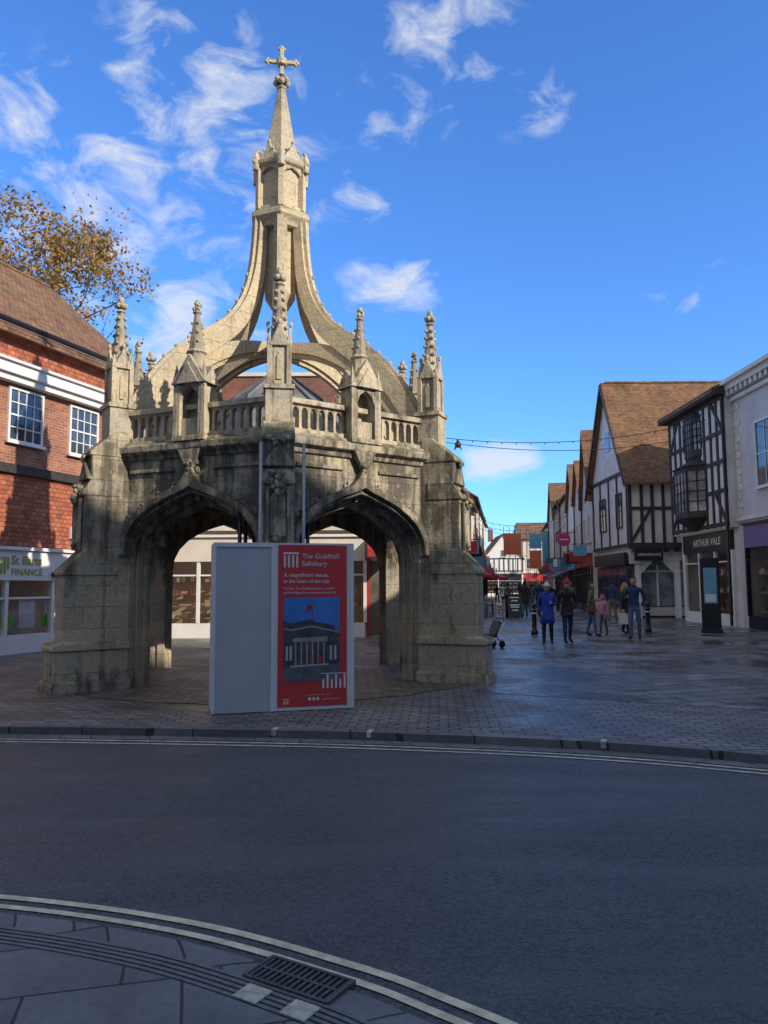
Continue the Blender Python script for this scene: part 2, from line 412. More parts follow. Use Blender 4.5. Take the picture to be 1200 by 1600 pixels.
# ---------------------------------------------------------------- THE CROSS
CX,CY=-1.96,14.17
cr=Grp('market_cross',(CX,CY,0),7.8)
R=3.0; AP=R*math.cos(rad(30))
arch=[(1.2,2.1),(1.17,2.32),(1.06,2.52),(.88,2.69),(.65,2.83),(.4,2.94),(.18,3.01),(0,3.06)]
def sym(h): return h+[(-x,z) for x,z in reversed(h[:-1])]
def wallpoly(ar,W,top,bot=0):
    a=sym(ar); return [(W,bot),(W,top),(-W,top),(-W,bot),(-ar[0][0],bot)]+list(reversed(a))+[(ar[0][0],bot)]
w=Part()
w.prism(wallpoly(arch,1.46,3.64),-AP,-AP+.16)
a2=[(x*.965,z-.08) for x,z in arch]; w.prism(wallpoly(a2,1.40,3.5),-AP+.161,-AP+.30)
a3=[(x*.93,z-.16) for x,z in arch]; w.prism(wallpoly(a3,1.3,3.45),-AP+.301,-AP+.44)
hood_o=[(1.34,2.12),(1.3,2.4),(1.17,2.64),(.97,2.82),(.72,2.97),(.45,3.09),(.24,3.18),(.1,3.32),(0,3.56)]
hood_i=[(1.24,2.12),(1.2,2.36),(1.08,2.58),(.89,2.75),(.66,2.89),(.41,2.995),(.2,3.07),(.07,3.12),(0,3.16)]
def bandprism(P,o,i,y0,y1):
    O=sym(o); I=sym(i)
    for q in range(len(O)-1):
        P.prism([O[q],O[q+1],I[q+1],I[q]],y0,y1)
bandprism(w,hood_o,hood_i,-AP-.14,-AP-.001)
hi2=[(x*.985,z-.012) for x,z in hood_i]
ai=[(1.2,2.1),(1.17,2.32),(1.06,2.52),(.88,2.69),(.65,2.83),(.4,2.94),(.18,3.01),(.07,3.05),(0,3.06)]
bandprism(w,hi2,ai,-AP-.055,-AP-.002)
for sx in (-1,1):
    w.box(*sorted((sx*.35,sx*1.2)),-AP-.04,-AP-.001,3.42,3.48)
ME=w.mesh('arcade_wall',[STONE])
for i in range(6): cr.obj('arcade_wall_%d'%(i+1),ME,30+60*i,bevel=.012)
c=Part()
def leafclump(P,x,y,z,r,n=6,sd=1):
    rn=random.Random(sd)
    for i in range(n):
        P.ball((x+rn.uniform(-r,r)*.8,y+rn.uniform(-r,r)*.5,z+rn.uniform(-r,r)*.8),(r*rn.uniform(.35,.6),r*rn.uniform(.35,.6),r*rn.uniform(.35,.6)),6,4)
leafclump(c,0,-AP-.08,3.5,.12,8,2)
for sx in (-1,1):
    for (x,z) in ((.3,3.18),(.62,3.06),(.9,2.9),(1.14,2.72)): leafclump(c,sx*x,-AP-.08,z,.045,3,int(x*100))
y0,y1=-AP+.02,-AP+.14
c.box(-1.42,1.42,y0-.03,y1+.03,3.93,4.0); c.box(-1.43,1.43,y0-.04,y1+.04,4.38,4.46)
def arcade(P,x0,x1,n):
    st=(x1-x0)/n
    for i in range(n+1):
        x=x0+i*st; P.box(x-.022,x+.022,y0+.015,y1-.015,4.0,4.38)
        P.box(x-.032,x+.032,y0+.002,y1-.002,4.0,4.03)
    for i in range(n):
        xa=x0+i*st; xm=xa+st/2; ww=st/2-.022
        poly=[(xa+.022,4.379),(xa+.022,4.24)]+[(xm-ww*math.cos(t*math.pi/8),4.24+.10*math.sin(t*math.pi/8)) for t in range(1,8)]+[(xa+st-.022,4.24),(xa+st-.022,4.379)]
        P.prism(poly,y0+.02,y1-.02)
for sx in (-1,1):
    a,b=sorted((sx*.32,sx*1.26)); arcade(c,a,b,6)
yo=-AP-.16
c.prism([(-.06,3.45),(.06,3.45),(.27,3.86),(-.27,3.86)],yo+.02,-AP-.02)
c.box(-.29,.29,yo-.02,-AP+.2,3.86,3.94)
c.box(-.25,.25,-AP+.1,-AP+.2,3.94,4.95)
c.box(-.25,-.17,yo,-AP+.099,3.94,4.75); c.box(.17,.25,yo,-AP+.099,3.94,4.75)
c.box(-.17,.17,yo+.06,-AP+.099,3.94,4.22)
c.prism([(-.17,4.5),(-.12,4.63),(0,4.72),(.12,4.63),(.17,4.5),(.17,4.75),(0,4.751),(-.17,4.75)],yo+.01,-AP-.012)
c.prism([(-.32,4.75),(.32,4.75),(.0,5.22)],yo-.03,-AP+.2)
c.prism([(-.2,4.752),(.2,4.752),(.0,5.08)],yo-.06,yo-.031)
for sx in (-1,1):
    c.lathe([(.05,3.94),(.045,4.75),(.06,4.8),(.0,5.12)],4,sx*.255,yo+.03,45)
    c.prism([(yo-.02,4.75),(-AP+.22,4.75),((yo-AP+.2)/2,5.05)],*sorted((sx*.1,sx*.3)),ax='x')
c.lathe([(.14,4.95),(.135,5.25),(.17,5.28),(.125,5.33),(.045,5.9),(.075,5.93),(.04,5.97)],8,0,-AP+.02,22.5)
for z in (5.45,5.6,5.75):
    rr=.14-(z-5.3)*.14
    for q in range(4):
        an=rad(45+90*q); c.ball((rr*math.cos(an),-AP+.02+rr*math.sin(an),z),.024,5,4)
leafclump(c,0,-AP+.02,6.02,.07,7,4); c.ball((0,-AP+.02,6.09),.05,6,5)
ME=c.mesh('parapet_and_tabernacle',[STONE2])
for i in range(6): cr.obj('parapet_and_tabernacle_%d'%(i+1),ME,30+60*i,bevel=.006)
c=cr.p('cornice',STONE2)
c.lathe([(R-.1,3.6),(R+.05,3.63),(R+.07,3.70),(R+.17,3.74),(R+.19,3.84),(R+.1,3.88),(R+.06,3.93),(R-.3,3.94)],6)
b=Part()
def col(P,prof,t,**k): P.prism([(-s_,z) for s_,z in prof],-t/2,t/2,ax='x')
SI=2.86
col(b,[(SI,0),(3.82,0),(3.82,1.86),(3.56,2.12),(3.56,3.1),(3.46,3.28),(3.46,3.72),(3.12,4.02),(SI-.1,4.02),(SI-.1,3.2),(SI,3.0)],.44)
col(b,[(SI-.03,-.02),(3.94,-.02),(3.94,.72),(3.88,.80),(SI-.03,.80)],.58)
col(b,[(SI-.05,.66),(3.98,.66),(3.98,.73),(3.92,.78),(SI-.05,.78)],.64)
col(b,[(SI-.06,-.02),(4.0,-.02),(4.0,.16),(3.96,.22),(SI-.06,.22)],.66)
col(b,[(3.0,1.80),(3.86,1.80),(3.86,1.87),(3.52,2.22),(3.0,2.22)],.48)
col(b,[(3.0,3.04),(3.60,3.04),(3.60,3.1),(3.43,3.36),(3.0,3.36)],.47)
col(b,[(2.9,3.68),(3.50,3.68),(3.50,3.75),(3.1,4.1),(2.9,4.1)],.47)
b.prism([(-.24,3.3),(.24,3.3),(0,3.66)],-3.53,-3.40,ax='y')
b.prism([(-.12,2.3),(.12,2.3),(.12,2.85),(0,3.0),(-.12,2.85)],-3.62,-3.561,ax='y')
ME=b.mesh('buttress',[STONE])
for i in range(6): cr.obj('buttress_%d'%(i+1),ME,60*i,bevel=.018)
b=Part()
leafclump(b,0,-3.6,3.12,.12,9,5); leafclump(b,0,-3.66,2.95,.1,6,6); leafclump(b,0,-3.5,3.66,.09,6,9)
leafclump(b,0,-3.62,2.3,.08,5,19)
for sx in (-1,1): b.tube([(sx*.15,-3.6,2.2),(sx*.15,-3.6,3.0)],.03,6)
yc=-3.0
b.box(-.2,.2,yc-.2,yc+.2,3.95,4.55); b.box(-.23,.23,yc-.23,yc+.23,4.5,4.57)
b.box(-.145,.145,yc-.145,yc+.145,4.57,5.3)
for sx in (-1,1):
    for sy in (-1,1):
        b.box(*sorted((sx*.105,sx*.18)),*sorted((yc+sy*.105,yc+sy*.18)),4.57,5.18)
        b.lathe([(.05,5.18),(.0,5.42)],4,sx*.145,yc+sy*.145,45)
for q in range(4):
    M=Matrix.Translation((0,yc,0))@Matrix.Rotation(rad(90*q),4,'Z')
    b.prism([(-.15,5.16),(.15,5.16),(0,5.5)],-.185,-.14,ax='y',M=M)
    b.ball((0,-.17,5.53),(.035,.035,.05),6,4,M=M)
    b.prism([(-.04,4.65),(.04,4.65),(.04,5.0),(0,5.08),(-.04,5.0)],-.165,-.146,ax='y',M=M)
b.lathe([(.15,5.25),(.05,6.12),(.085,6.15),(.045,6.19)],8,0,yc,22.5)
for z in (5.45,5.6,5.75,5.9,6.03):
    rr=.155-(z-5.3)*.115
    for q in range(4):
        an=rad(90*q+45); b.ball((rr*math.cos(an),yc+rr*math.sin(an),z),(.04,.04,.034),6,4)
for q in range(6):
    an=rad(60*q); b.ball((.065*math.cos(an),yc+.065*math.sin(an),6.25),(.045,.045,.05),6,4)
b.ball((0,yc,6.34),(.055,.055,.075),7,5); b.lathe([(.03,6.1),(.03,6.3)],6,0,yc)
ME=b.mesh('pinnacle',[STONE2])
for i in range(6): cr.obj('pinnacle_%d'%(i+1),ME,60*i,bevel=.006)
def interp(P,n=6):
    Q=catmull(P,n); return [(q.x,q.y) for q in Q]
ext=interp([(2.95,4.0),(2.83,4.5),(2.5,5.1),(2.12,5.58),(1.67,5.98),(1.12,6.4),(.78,6.88),(.6,7.45),(.53,8.0),(.5,8.5)])
intr=interp([(2.66,4.0),(2.55,4.4),(2.26,4.92),(1.88,5.36),(1.42,5.74),(.92,6.18),(.6,6.68),(.42,7.3),(.36,8.0),(.34,8.5)])
rb=Part()
n=min(len(ext),len(intr))
for i in range(n-1):
    q=[ext[i],ext[i+1],intr[i+1],intr[i]]; rb.prism([(-x,z) for x,z in q],-.125,.125,ax='x')
e2=offs([Vector(p) for p in ext],.07)
for i in range(n-1):
    a_,b_=ext[i],ext[i+1]; A_,B_=e2[i],e2[i+1]
    rb.prism([(-a_[0],a_[1]),(-b_[0],b_[1]),(-B_.x,B_.y),(-A_.x,A_.y)],-.06,.06,ax='x')
arc=interp([(2.4,4.3),(2.15,4.75),(1.75,5.25),(1.25,5.62),(.75,5.86),(.2,5.97),(.0,5.98)],6)
arc2=interp([(2.62,4.3),(2.35,4.95),(1.95,5.5),(1.4,5.88),(.8,6.08),(.2,6.16),(.0,6.17)],6)
for i in range(len(arc)-1):
    q=[arc[i],arc[i+1],arc2[i+1],arc2[i]]; rb.prism([(-x,z) for x,z in q],-.10,.10,ax='x')
arc3=offs([Vector(p) for p in arc],-.08)
for i in range(len(arc)-1):
    q=[arc[i],arc[i+1],tuple(arc3[i+1]),tuple(arc3[i])]; rb.prism([(-x,z) for x,z in q],-.05,.05,ax='x')
bm_m=rb.mesh('flying_rib',[STONE_UP])
for i in range(6): cr.obj('flying_rib_%d'%(i+1),bm_m,60*i)
rb=Part()
for i in range(2,n-12,3):
    p_=e2[i]; rb.ball((0,-p_.x,p_.y),(.045,.05,.045),6,4)
me2=rb.mesh('rib_crockets',[STONE2])
for i in range(6): cr.obj('rib_crockets_%d'%(i+1),me2,60*i)
c=cr.p('core_shaft',STONE_UP)
c.lathe([(.10,6.75),(.33,7.1),(.36,8.5)],6,a0=-90)
c=cr.p('pendant_boss',STONE2); c.lathe([(.08,5.75),(.2,5.85),(.26,5.98),(.24,6.22),(.1,6.3)],12)
c=cr.p('lantern',STONE_UP)
c.lathe([(.5,8.35),(.53,8.42),(.62,8.52),(.62,8.6),(.55,8.66),(.5,8.7)],6)
c.lathe([(.435,8.66),(.435,9.56)],6)
for i in range(6):
    M=Matrix.Rotation(rad(60*i),4,'Z')
    c.box(-.055,.055,-.52,-.40,8.69,9.5,M=M)
    M2=Matrix.Rotation(rad(30+60*i),4,'Z'); ap=.435*math.cos(rad(30))
    c.prism([(-.2,9.35),(-.12,9.44),(0,9.5),(.12,9.44),(.2,9.35),(.2,9.58),(0,9.581),(-.2,9.58)],-ap-.055,-ap-.002,ax='y',M=M2)
    c.box(-.2,.2,-ap-.05,-ap-.002,8.69,8.76,M=M2)
c.lathe([(.46,9.5),(.56,9.56),(.58,9.64),(.5,9.7),(.36,9.74)],6)
c=cr.p('spire',STONE_UP); c.lathe([(.36,9.70),(.35,9.82),(.085,11.28),(.12,11.31),(.07,11.36)],6)
c=cr.p('lantern_carving',STONE2)
for i in range(6):
    M=Matrix.Rotation(rad(60*i),4,'Z'); M2=Matrix.Rotation(rad(30+60*i),4,'Z')
    c.lathe([(.07,9.45),(.075,9.68),(.03,9.8),(.0,9.86)],6,0,-.54,M=M)
    for q in range(4):
        rn=random.Random(i*7+q); c.ball((rn.uniform(-.05,.05),-.56+rn.uniform(-.04,.03),9.5+rn.uniform(-.03,.2)),.045,6,4,M=M)
    c.prism([(-.2,9.64),(.2,9.64),(0,9.98)],-.47,-.38,ax='y',M=M2)
    c.ball((0,-.45,9.98),.045,6,4,M=M2); c.ball((-.1,-.47,9.82),.03,5,4,M=M2); c.ball((.1,-.47,9.82),.03,5,4,M=M2)
for q in range(8):
    a=rad(45*q); c.ball((.11*math.cos(a),.11*math.sin(a),11.42+(q%2)*.05),(.065,.065,.07),6,5)
c.lathe([(.06,11.3),(.05,11.55),(.09,11.58),(.04,11.62)],8)
c=cr.p('cross_finial',STONE_UP)
c.box(-.038,.038,-.035,.035,11.55,12.14); c.box(-.27,.27,-.033,.033,11.83,11.905)
c.lathe([(.10,11.80),(.10,11.93)],8)
for (x,z,dx,dz) in ((-.3,11.867,-1,0),(.3,11.867,1,0),(0,12.17,0,1)):
    c.ball((x,0,z),(.045,.04,.045),8,6)
    c.ball((x-dx*.03+dz*.045,0,z-dz*.03+abs(dx)*.045),(.032,.035,.032),8,6); c.ball((x-dx*.03-dz*.045,0,z-dz*.03-abs(dx)*.045),(.032,.035,.032),8,6)
c=cr.p('lead_roof',LEAD); c.lathe([(2.2,3.9),(2.2,4.1),(.06,5.65)],6,a0=-60)
for i in range(6):
    a=rad(-60+60*i); c.tube([(2.2*math.cos(a),2.2*math.sin(a),4.12),(.05*math.cos(a),.05*math.sin(a),5.68)],.035,6)
c=cr.p('roof_deck',STONE2); c.lathe([(2.75,3.5),(2.75,3.91)],6)
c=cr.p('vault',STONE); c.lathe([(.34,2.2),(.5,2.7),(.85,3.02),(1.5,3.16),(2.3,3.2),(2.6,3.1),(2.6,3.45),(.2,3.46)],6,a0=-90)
c=cr.p('vault_ribs',STONE2)
for i in range(12):
    a=rad(30*i-90); P=[(.33,2.1),(.48,2.66),(.83,2.98),(1.5,3.12),(2.2,3.1),(2.5,2.7 if i%2==0 else 3.0)]
    c.tube([(r_*math.cos(a),r_*math.sin(a),z) for r_,z in P],.055,6)
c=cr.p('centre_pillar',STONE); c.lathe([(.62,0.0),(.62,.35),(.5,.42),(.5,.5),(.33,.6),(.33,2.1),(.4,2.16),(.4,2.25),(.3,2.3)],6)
cr.done(.008)
s=Part()
vs=[(CX+3.7*math.cos(rad(7.8-90+15*i)),CY+3.7*math.sin(rad(7.8-90+15*i)),ZP+.008) for i in range(24)]
s.add(vs,[tuple(range(24))]); single('cobbled_floor',s,SETTS2)

# ---------------------------------------------------------------- hoarding
HK=.965
hb=Grp('guildhall_hoarding',(-2.21*HK,10.02*HK,ZP*.6),15.1); hb.e.scale=(HK,HK,HK)
b=hb.p('box',BOARD); b.box(0,1.84,.0,.75,.03,2.21)
f=hb.p('front_panels',BOARDW)
f.box(-.012,.0+.02,-.03,.76,.03,2.225)
f.box(.735,.79,-.03,-.001,.03,2.225); f.box(1.80,1.852,-.03,.76,.03,2.225); f.box(.02,.735,-.03,-.001,2.17,2.225)
f.box(.79,1.80,-.022,-.001,.03,2.225)
hb.p('grey_panel',BOARD).box(.02,.735,-.016,-.001,.03,2.17)
hb.p('poster',RED).box(.825,1.755,-.028,-.0221,.075,2.2)
x0,x1,z0,z1=.9,1.655,.40,1.50; yb=-.0285
hb.p('picture_sky',BLUEP).box(x0,x1,yb-.004,yb,z0,z1)
def plate(nm,mt,poly,dy): hb.p(nm,mt).prism(poly,yb-.004-dy-.001,yb-.004-dy)
def PX(a,b_): return (x0+a*(x1-x0),z0+b_*(z1-z0))
plate('picture_ground',GRP,[PX(0,0),PX(1,0),PX(1,.22),PX(.0,.16)],.0002)
plate('picture_building',DKP,[PX(0,.16),PX(1,.2),PX(1,.6),PX(.92,.6),PX(.9,.66),PX(.55,.71),PX(.5,.74),PX(.12,.69),PX(0,.73)],.0013)
plate('picture_cornice',TANP,[PX(0,.645),PX(.12,.62),PX(.5,.665),PX(.9,.6),PX(1,.59),PX(1,.57),PX(.9,.58),PX(.5,.645),PX(.12,.6),PX(0,.625)],.0026)
for q in range(6):
    xa=.2+q*.1; plate('picture_columns',TANP,[PX(xa,.2),PX(xa+.028,.2),PX(xa+.028,.47),PX(xa,.47)],.0026)
plate('picture_columns',TANP,[PX(.16,.47),PX(.78,.47),PX(.78,.53),PX(.16,.515)],.0026)
for xa in (.04,.11,.82,.9): plate('picture_windows',BOARD,[PX(xa,.25),PX(xa+.04,.25),PX(xa+.04,.42),PX(xa,.42)],.0026)
plate('picture_steps',BOARD,[PX(.12,.17),PX(.8,.19),PX(.8,.205),PX(.12,.19)],.003)
for xa in (.45,.62): plate('picture_door',REDP,[PX(xa,.2),PX(xa+.05,.2),PX(xa+.05,.3),PX(xa,.3)],.003)
plate('picture_flag',REDP,[PX(.4,.82),PX(.5,.86),PX(.5,.9),PX(.42,.92)],.0013); plate('picture_flag',DKP,[PX(.5,.7),PX(.51,.7),PX(.51,.92),PX(.5,.92)],.002)
WT=BOARDW
m=hb.p('stand_in_mark',WT)
for q in range(4): m.box(.9+q*.055,.925+q*.055,-.031,-.0282,1.9,2.06)
m.box(.89,1.1,-.031,-.0282,2.075,2.1)
for q in range(6): m.box(1.42+q*.058,1.445+q*.058,-.0345,-.0335 if q<4 else -.0282,.3,.42+.06*(q%2))
m.box(1.4,1.75,-.0355,-.0345,.49,.5)
m.box(.9,.98,-.031,-.0282,.17,.18)
for q in range(3): m.box(.905+q*.026,.917+q*.026,-.031,-.0282,.11,.16); m.lathe([(.022,0),(.022,.003)],12,M=Matrix.Translation((1.25+q*.055,-.0282,.17))@Matrix.Rotation(rad(90),4,'X'))
ty=-.0295
text(hb,'The Guildhall',WT,.50,(1.14,ty,2.02)); text(hb,'Salisbury',WT,.34,(1.14,ty,1.92))
text(hb,'A magnificent venue,',WT,.60,(.9,ty,1.775),bold=.01); text(hb,'in the heart of the city.',WT,.62,(.9,ty,1.695),bold=.01)
text(hb,'To hire The Guildhall please contact',WT,.68,(.9,ty,1.605)); text(hb,'guildhall@salisburycitycouncil.gov.uk',WT,.71,(.9,ty,1.55))
text(hb,'For more information about the venue visit',WT,.34,(1.2,ty,.215)); text(hb,'salisburycitycouncil.gov.uk',WT,.26,(1.42,ty,.155))
text(hb,'2',BLACK,.012,(.11,-.0165,1.3))
hb.done()
pl=Grp('scaffold_poles',(-2.21,10.02,0),15.1)
for x,yy,h in ((.62,.35,3.62),(1.22,.35,3.62)): pl.p('tubes',GREYM,True).tube([(x,yy,.05),(x,yy,h)],.024,8)
for x,yy,h in ((.42,1.3,2.75),(.52,1.5,2.75),(1.3,1.0,2.75),(1.42,1.2,2.75)): pl.p('dark_tubes',BLACK,True).tube([(x,yy,.05),(x,yy,h)],.03,8)
pl.done()

# ---------------------------------------------------------------- building helpers
def sash(G,x0,x1,z0,z1,nx=2,nz=2,y=0,fr=None,gl=None,t=.05,bar=.025,surround=.07,sill=True):
    fr=fr or WHITE; gl=gl or GLASS
    F=G.p('window_frames_'+fr.name,fr); Gl=G.p('glazing_'+gl.name,gl)
    s_=surround
    F.box(x0-s_,x0,y-.06,y+.01,z0-s_,z1+s_); F.box(x1,x1+s_,y-.06,y+.01,z0-s_,z1+s_)
    F.box(x0,x1,y-.06,y+.01,z1,z1+s_); F.box(x0,x1,y-.06,y+.01,z0-s_,z0)
    if sill: F.box(x0-s_-.05,x1+s_+.05,y-.12,y-.061,z0-s_-.05,z0-s_+.02)
    Gl.box(x0,x1,y-.018,y+.005,z0,z1)
    for i in range(1,nx):
        x=x0+(x1-x0)*i/nx; F.box(x-bar/2,x+bar/2,y-.04,y-.0185,z0,z1)
    for i in range(1,nz):
        z=z0+(z1-z0)*i/nz; w_=bar if i*2!=nz else bar*1.7; F.box(x0,x1,y-.045,y-.019,z-w_/2,z+w_/2)
def gable_x(G,x0,x1,y0,y1,ze,zr,ov=.3,mat=None,name='roof',wall=None,th=.12):
    ym=(y0+y1)/2; P=G.p(name,mat or ROOFX); k=(zr-ze)/(ym-y0); lo=ze-k*ov
    P.prism([(y0-ov,lo),(ym,zr),(y1+ov,lo),(y1+ov,lo+th),(ym,zr+th*1.2),(y0-ov,lo+th)],x0-ov*.6,x1+ov*.6,ax='x')
    rn=random.Random(3)
    for q in range(int((x1-x0)/.35)): P.tube([(x0+q*.35,ym,zr+th*1.1+rn.uniform(-.015,.02)),(x0+q*.35+.36,ym,zr+th*1.1)],.09,6)
    if wall: G.p('gable_walls',wall).prism([(y0,ze-.001),(y1,ze-.001),(ym,zr)],x0+.001,x1-.001,ax='x')
def gable_y(G,x0,x1,y0,y1,ze,zr,ov=.3,mat=None,name='roof',wall=None,th=.12):
    xm=(x0+x1)/2; P=G.p(name,mat or ROOFY); k=(zr-ze)/(xm-x0); lo=ze-k*ov
    P.prism([(x0-ov,lo),(xm,zr),(x1+ov,lo),(x1+ov,lo+th),(xm,zr+th*1.2),(x0-ov,lo+th)],y0-ov,y1,ax='y')
    if wall: G.p('gable_walls',wall).prism([(x0,ze-.001),(x1,ze-.001),(xm,zr)],y0+.001,y1-.001,ax='y')
def shopfront(G,x0,x1,z1,fascia_h=.55,fmat=None,frame=None,n=3,door=None,depth=1.2,shelves=True,back=None,sd=1,y=0,rows=4,fill=.6):
    fr=frame or WHITE; fmat=fmat or WHITE; rn=random.Random(sd)
    F=G.p('shop_frame_'+fr.name,fr)
    G.p('fascia_'+fmat.name,fmat).box(x0,x1,y-.16,y-.002,z1,z1+fascia_h)
    F.box(x0-.02,x1+.02,y-.24,y-.002,z1+fascia_h,z1+fascia_h+.08)
    F.box(x0,x1,y-.12,y-.002,.05,.5)
    st=(x1-x0)/n
    for i in range(n+1):
        x=x0+i*st; F.box(x-.05,x+.05,y-.13,y+.0,.5,z1-.001)
    F.box(x0+.05,x1-.05,y-.11,y-.0,z1-.45,z1-.4)
    G.p('shop_glass',PANE).add([(x0,y-.06,.5),(x1,y-.06,.5),(x1,y-.06,z1),(x0,y-.06,z1)],[(0,1,2,3)])
    if shelves:
        W=G.p('shop_shelves',WOOD)
        for i in range(n):
            xa,xb=x0+i*st+.12,x0+(i+1)*st-.12
            for q in range(rows):
                z=.62+q*(z1-.9)/rows; W.box(xa,xb,y+.25,y+.45,z,z+.03)
                x=xa
                while x<xb-.1:
                    w_=rn.uniform(.05,.16); h=rn.uniform(.08,.26)
                    if rn.random()<fill: G.p('goods',ITEMS).box(x,x+w_,y+.28,y+.4,z+.031,z+.03+h,mi=rn.randrange(5))
                    x+=w_+rn.uniform(.02,.08)
def openwall(G,mat,X0,X1,H,sx0,sx1,sz,depth,name='walls',inter=None,T=1.3):
    P=G.p(name,mat)
    P.box(X0,sx0,0,depth,0,H) if sx0>X0 else None
    if sx1<X1: P.box(sx1,X1,0,depth,0,H)
    P.box(sx0,sx1,0,depth,sz,H); P.box(sx0,sx1,T,depth,0,sz)
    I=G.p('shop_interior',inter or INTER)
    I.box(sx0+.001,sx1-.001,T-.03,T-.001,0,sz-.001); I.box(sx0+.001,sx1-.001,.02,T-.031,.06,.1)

# --- left: brick & tile house with finance office
lb=Grp('brick_house',(-9,18.3,0),70.7)
openwall(lb,BRICK,-10,4.7,8.0,-6,4.4,1.85,7,inter=CREAM2)
lb.p('tile_hanging',TILEHUNG).box(-10.02,4.72,-.05,-.002,2.62,4.35)
lb.p('upper_tile_hanging',TILEHUNG).box(-10.02,4.72,-.06,-.002,7.05,7.75)
w=lb.p('white_trim',WHITE)
w.box(-10.05,4.75,-.34,-.003,6.72,6.98); w.box(-10.05,4.75,-.24,-.003,6.56,6.72); w.box(-10.05,4.75,-.42,-.061,6.98,7.04)
w.box(-10.05,4.75,-.2,-.003,7.77,7.93)
lb.p('gutter',BLACK).tube([(-10,-.36,7.95),(4.8,-.36,7.95)],.07,8)
lb.p('gutter_soffit',WHITE).box(-10.05,4.75,-.34,-.21,7.86,7.93)
lb.p('timber_band',TIMBER).box(-10.03,4.73,-.16,-.003,4.36,4.58)
for t in (-6.2,-4.2,-2.2,-.1,1.95,): sash(lb,t,t+1.0,5.2,6.42,4,4,surround=.06)
shopfront(lb,-6,4.4,1.8,.72,WHITE,WHITE,7,shelves=False)
for x,c_,wd in ((-.6,GREEN,.9),(.5,ITEMS[3],.5),(1.2,GREEN,.35),(-1.9,BLUEN,.7),(2.3,ITEMS[2],.4)):
    lb.p('window_posters_'+c_.name,c_).box(x,x+wd,.02,.03,.65,.95 if c_ is GREEN else 1.35)
for x,c_ in ((-.55,WHITE),(.45,WHITE),(1.3,WHITE)): lb.p('poster_sheets',WHITE).box(x,x+.5,.0,.01,.98,1.4)
text(lb,'Are you',GREEN,.3,(-.45,-.003,1.25)); text(lb,'considering',GREEN,.38,(-.5,-.003,1.12))
LG=plain('olive_lettering',(.30,.36,.06),.5,.05,3)
text(lb,'St Barts',LG,.95,(.0,-.17,2.18),bold=.02); text(lb,'FINANCE',LG,.98,(.0,-.17,1.92),bold=.01)
m=lb.p('stand_in_mark',LG); m.box(-.32,-.26,-.175,-.161,1.95,2.35); m.box(-.22,-.16,-.175,-.161,1.95,2.35); m.box(-.12,-.07,-.175,-.161,2.05,2.35)
gable_x(lb,-10,4.7,0,7,8.0,11.1,.4,wall=BRICK)
lb.p('alarm_box',WHITE).box(2.0,2.25,-.12,-.051,2.9,3.2); lb.p('lamp',BLACK).box(1.3,1.5,-.3,-.17,1.9,2.0)
lb.done()

# --- behind the cross
sb=Grp('shop_building',(-10.5,24,0),0)
openwall(sb,CREAM,0,11.0,5.3,.6,9.9,2.45,8,T=.9)
shopfront(sb,.6,9.9,2.4,.75,CREAM2,WHITE,9,rows=4,sd=3,fill=.6)
t=sb.p('cornices',CREAM2); t.box(-.1,11.1,-.3,-.003,5.0,5.3); t.box(-.05,11.05,-.16,-.003,4.1,4.25); t.box(0,11.0,0,8,5.3,5.5)
t.box(-.02,11.02,-.28,-.003,3.35,3.5)
aw=sb.p('red_awning',REDP); aw.prism([(-.01,3.2),(-1.0,2.75),(-1.0,2.5),(-.01,2.9)],10.0,11.2,ax='x')
sb.p('door_recess',DARKI).box(10.05,10.8,-.02,-.003,.1,2.4); sb.p('door_frame',REDP).box(9.95,10.05,-.08,-.003,.1,2.5); sb.p('door_frame',REDP).box(10.8,10.9,-.08,-.003,.1,2.5)
sb.done()
ub=Grp('civic_building',(-6.3,27.0,0),0)
ub.p('walls',CREAM2).box(0,6.0,5.1,8,0,7.6); ub.p('walls',CREAM2).box(0.01,5.99,-.0,5.1,5.51,7.6); ub.p('brick_attic',BRICK2).box(.02,5.98,.05,8,8.0,9.15)
t=ub.p('cornices',CREAM2); t.box(-.2,6.2,-.3,8.1,7.6,7.75); t.box(-.3,6.3,-.42,8.2,7.75,7.95); t.box(-.05,6.05,-.02,8.05,9.15,9.28); t.box(-.1,6.1,-.1,8,7.95,8.0)
for i in range(13): t.box(.1+i*.47,.25+i*.47,-.29,-.003,7.45,7.599)
for x in (.8,2.6,4.4): sash(ub,x,x+.9,5.8,7.1,2,2)
ub.done()

# --- right hand buildings, facing -x at x=13
def timber_grid(G,x0,x1,z0,z1,nv,rails,y=0,w=.14,nm='timber_frame',diag=()):
    T=G.p(nm,TIMBER); rn=random.Random(nv)
    for i in range(nv+1):
        x=x0+(x1-x0)*i/nv+rn.uniform(-.03,.03)*(0<i<nv); T.box(x-w/2*rn.uniform(.85,1.1),x+w/2,y-.05,y-.002,z0,z1)
    for z in rails: T.box(x0-w/2,x1+w/2,y-.062,y-.0025,z-w/2,z+w/2)
    for (a,b_,c_,d_) in diag:
        dx,dz=c_-a,d_-b_; l=math.hypot(dx,dz); nx_,nz_=-dz/l*w*.45,dx/l*w*.45
        T.prism([(a+nx_,b_+nz_),(c_+nx_,d_+nz_),(c_-nx_,d_-nz_),(a-nx_,b_-nz_)],y-.056,y-.002)
b1=Grp('rendered_building',(13,28,0),-90)
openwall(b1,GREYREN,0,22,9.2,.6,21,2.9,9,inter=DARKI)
t=b1.p('cornices',RENDER); t.box(-.1,22.1,-.35,-.003,8.75,8.95); t.box(-.15,22.1,-.5,.0,8.95,9.1); t.box(-.05,22.05,-.14,-.003,8.35,8.5); t.box(0,22,-.1,-.003,3.9,4.05)
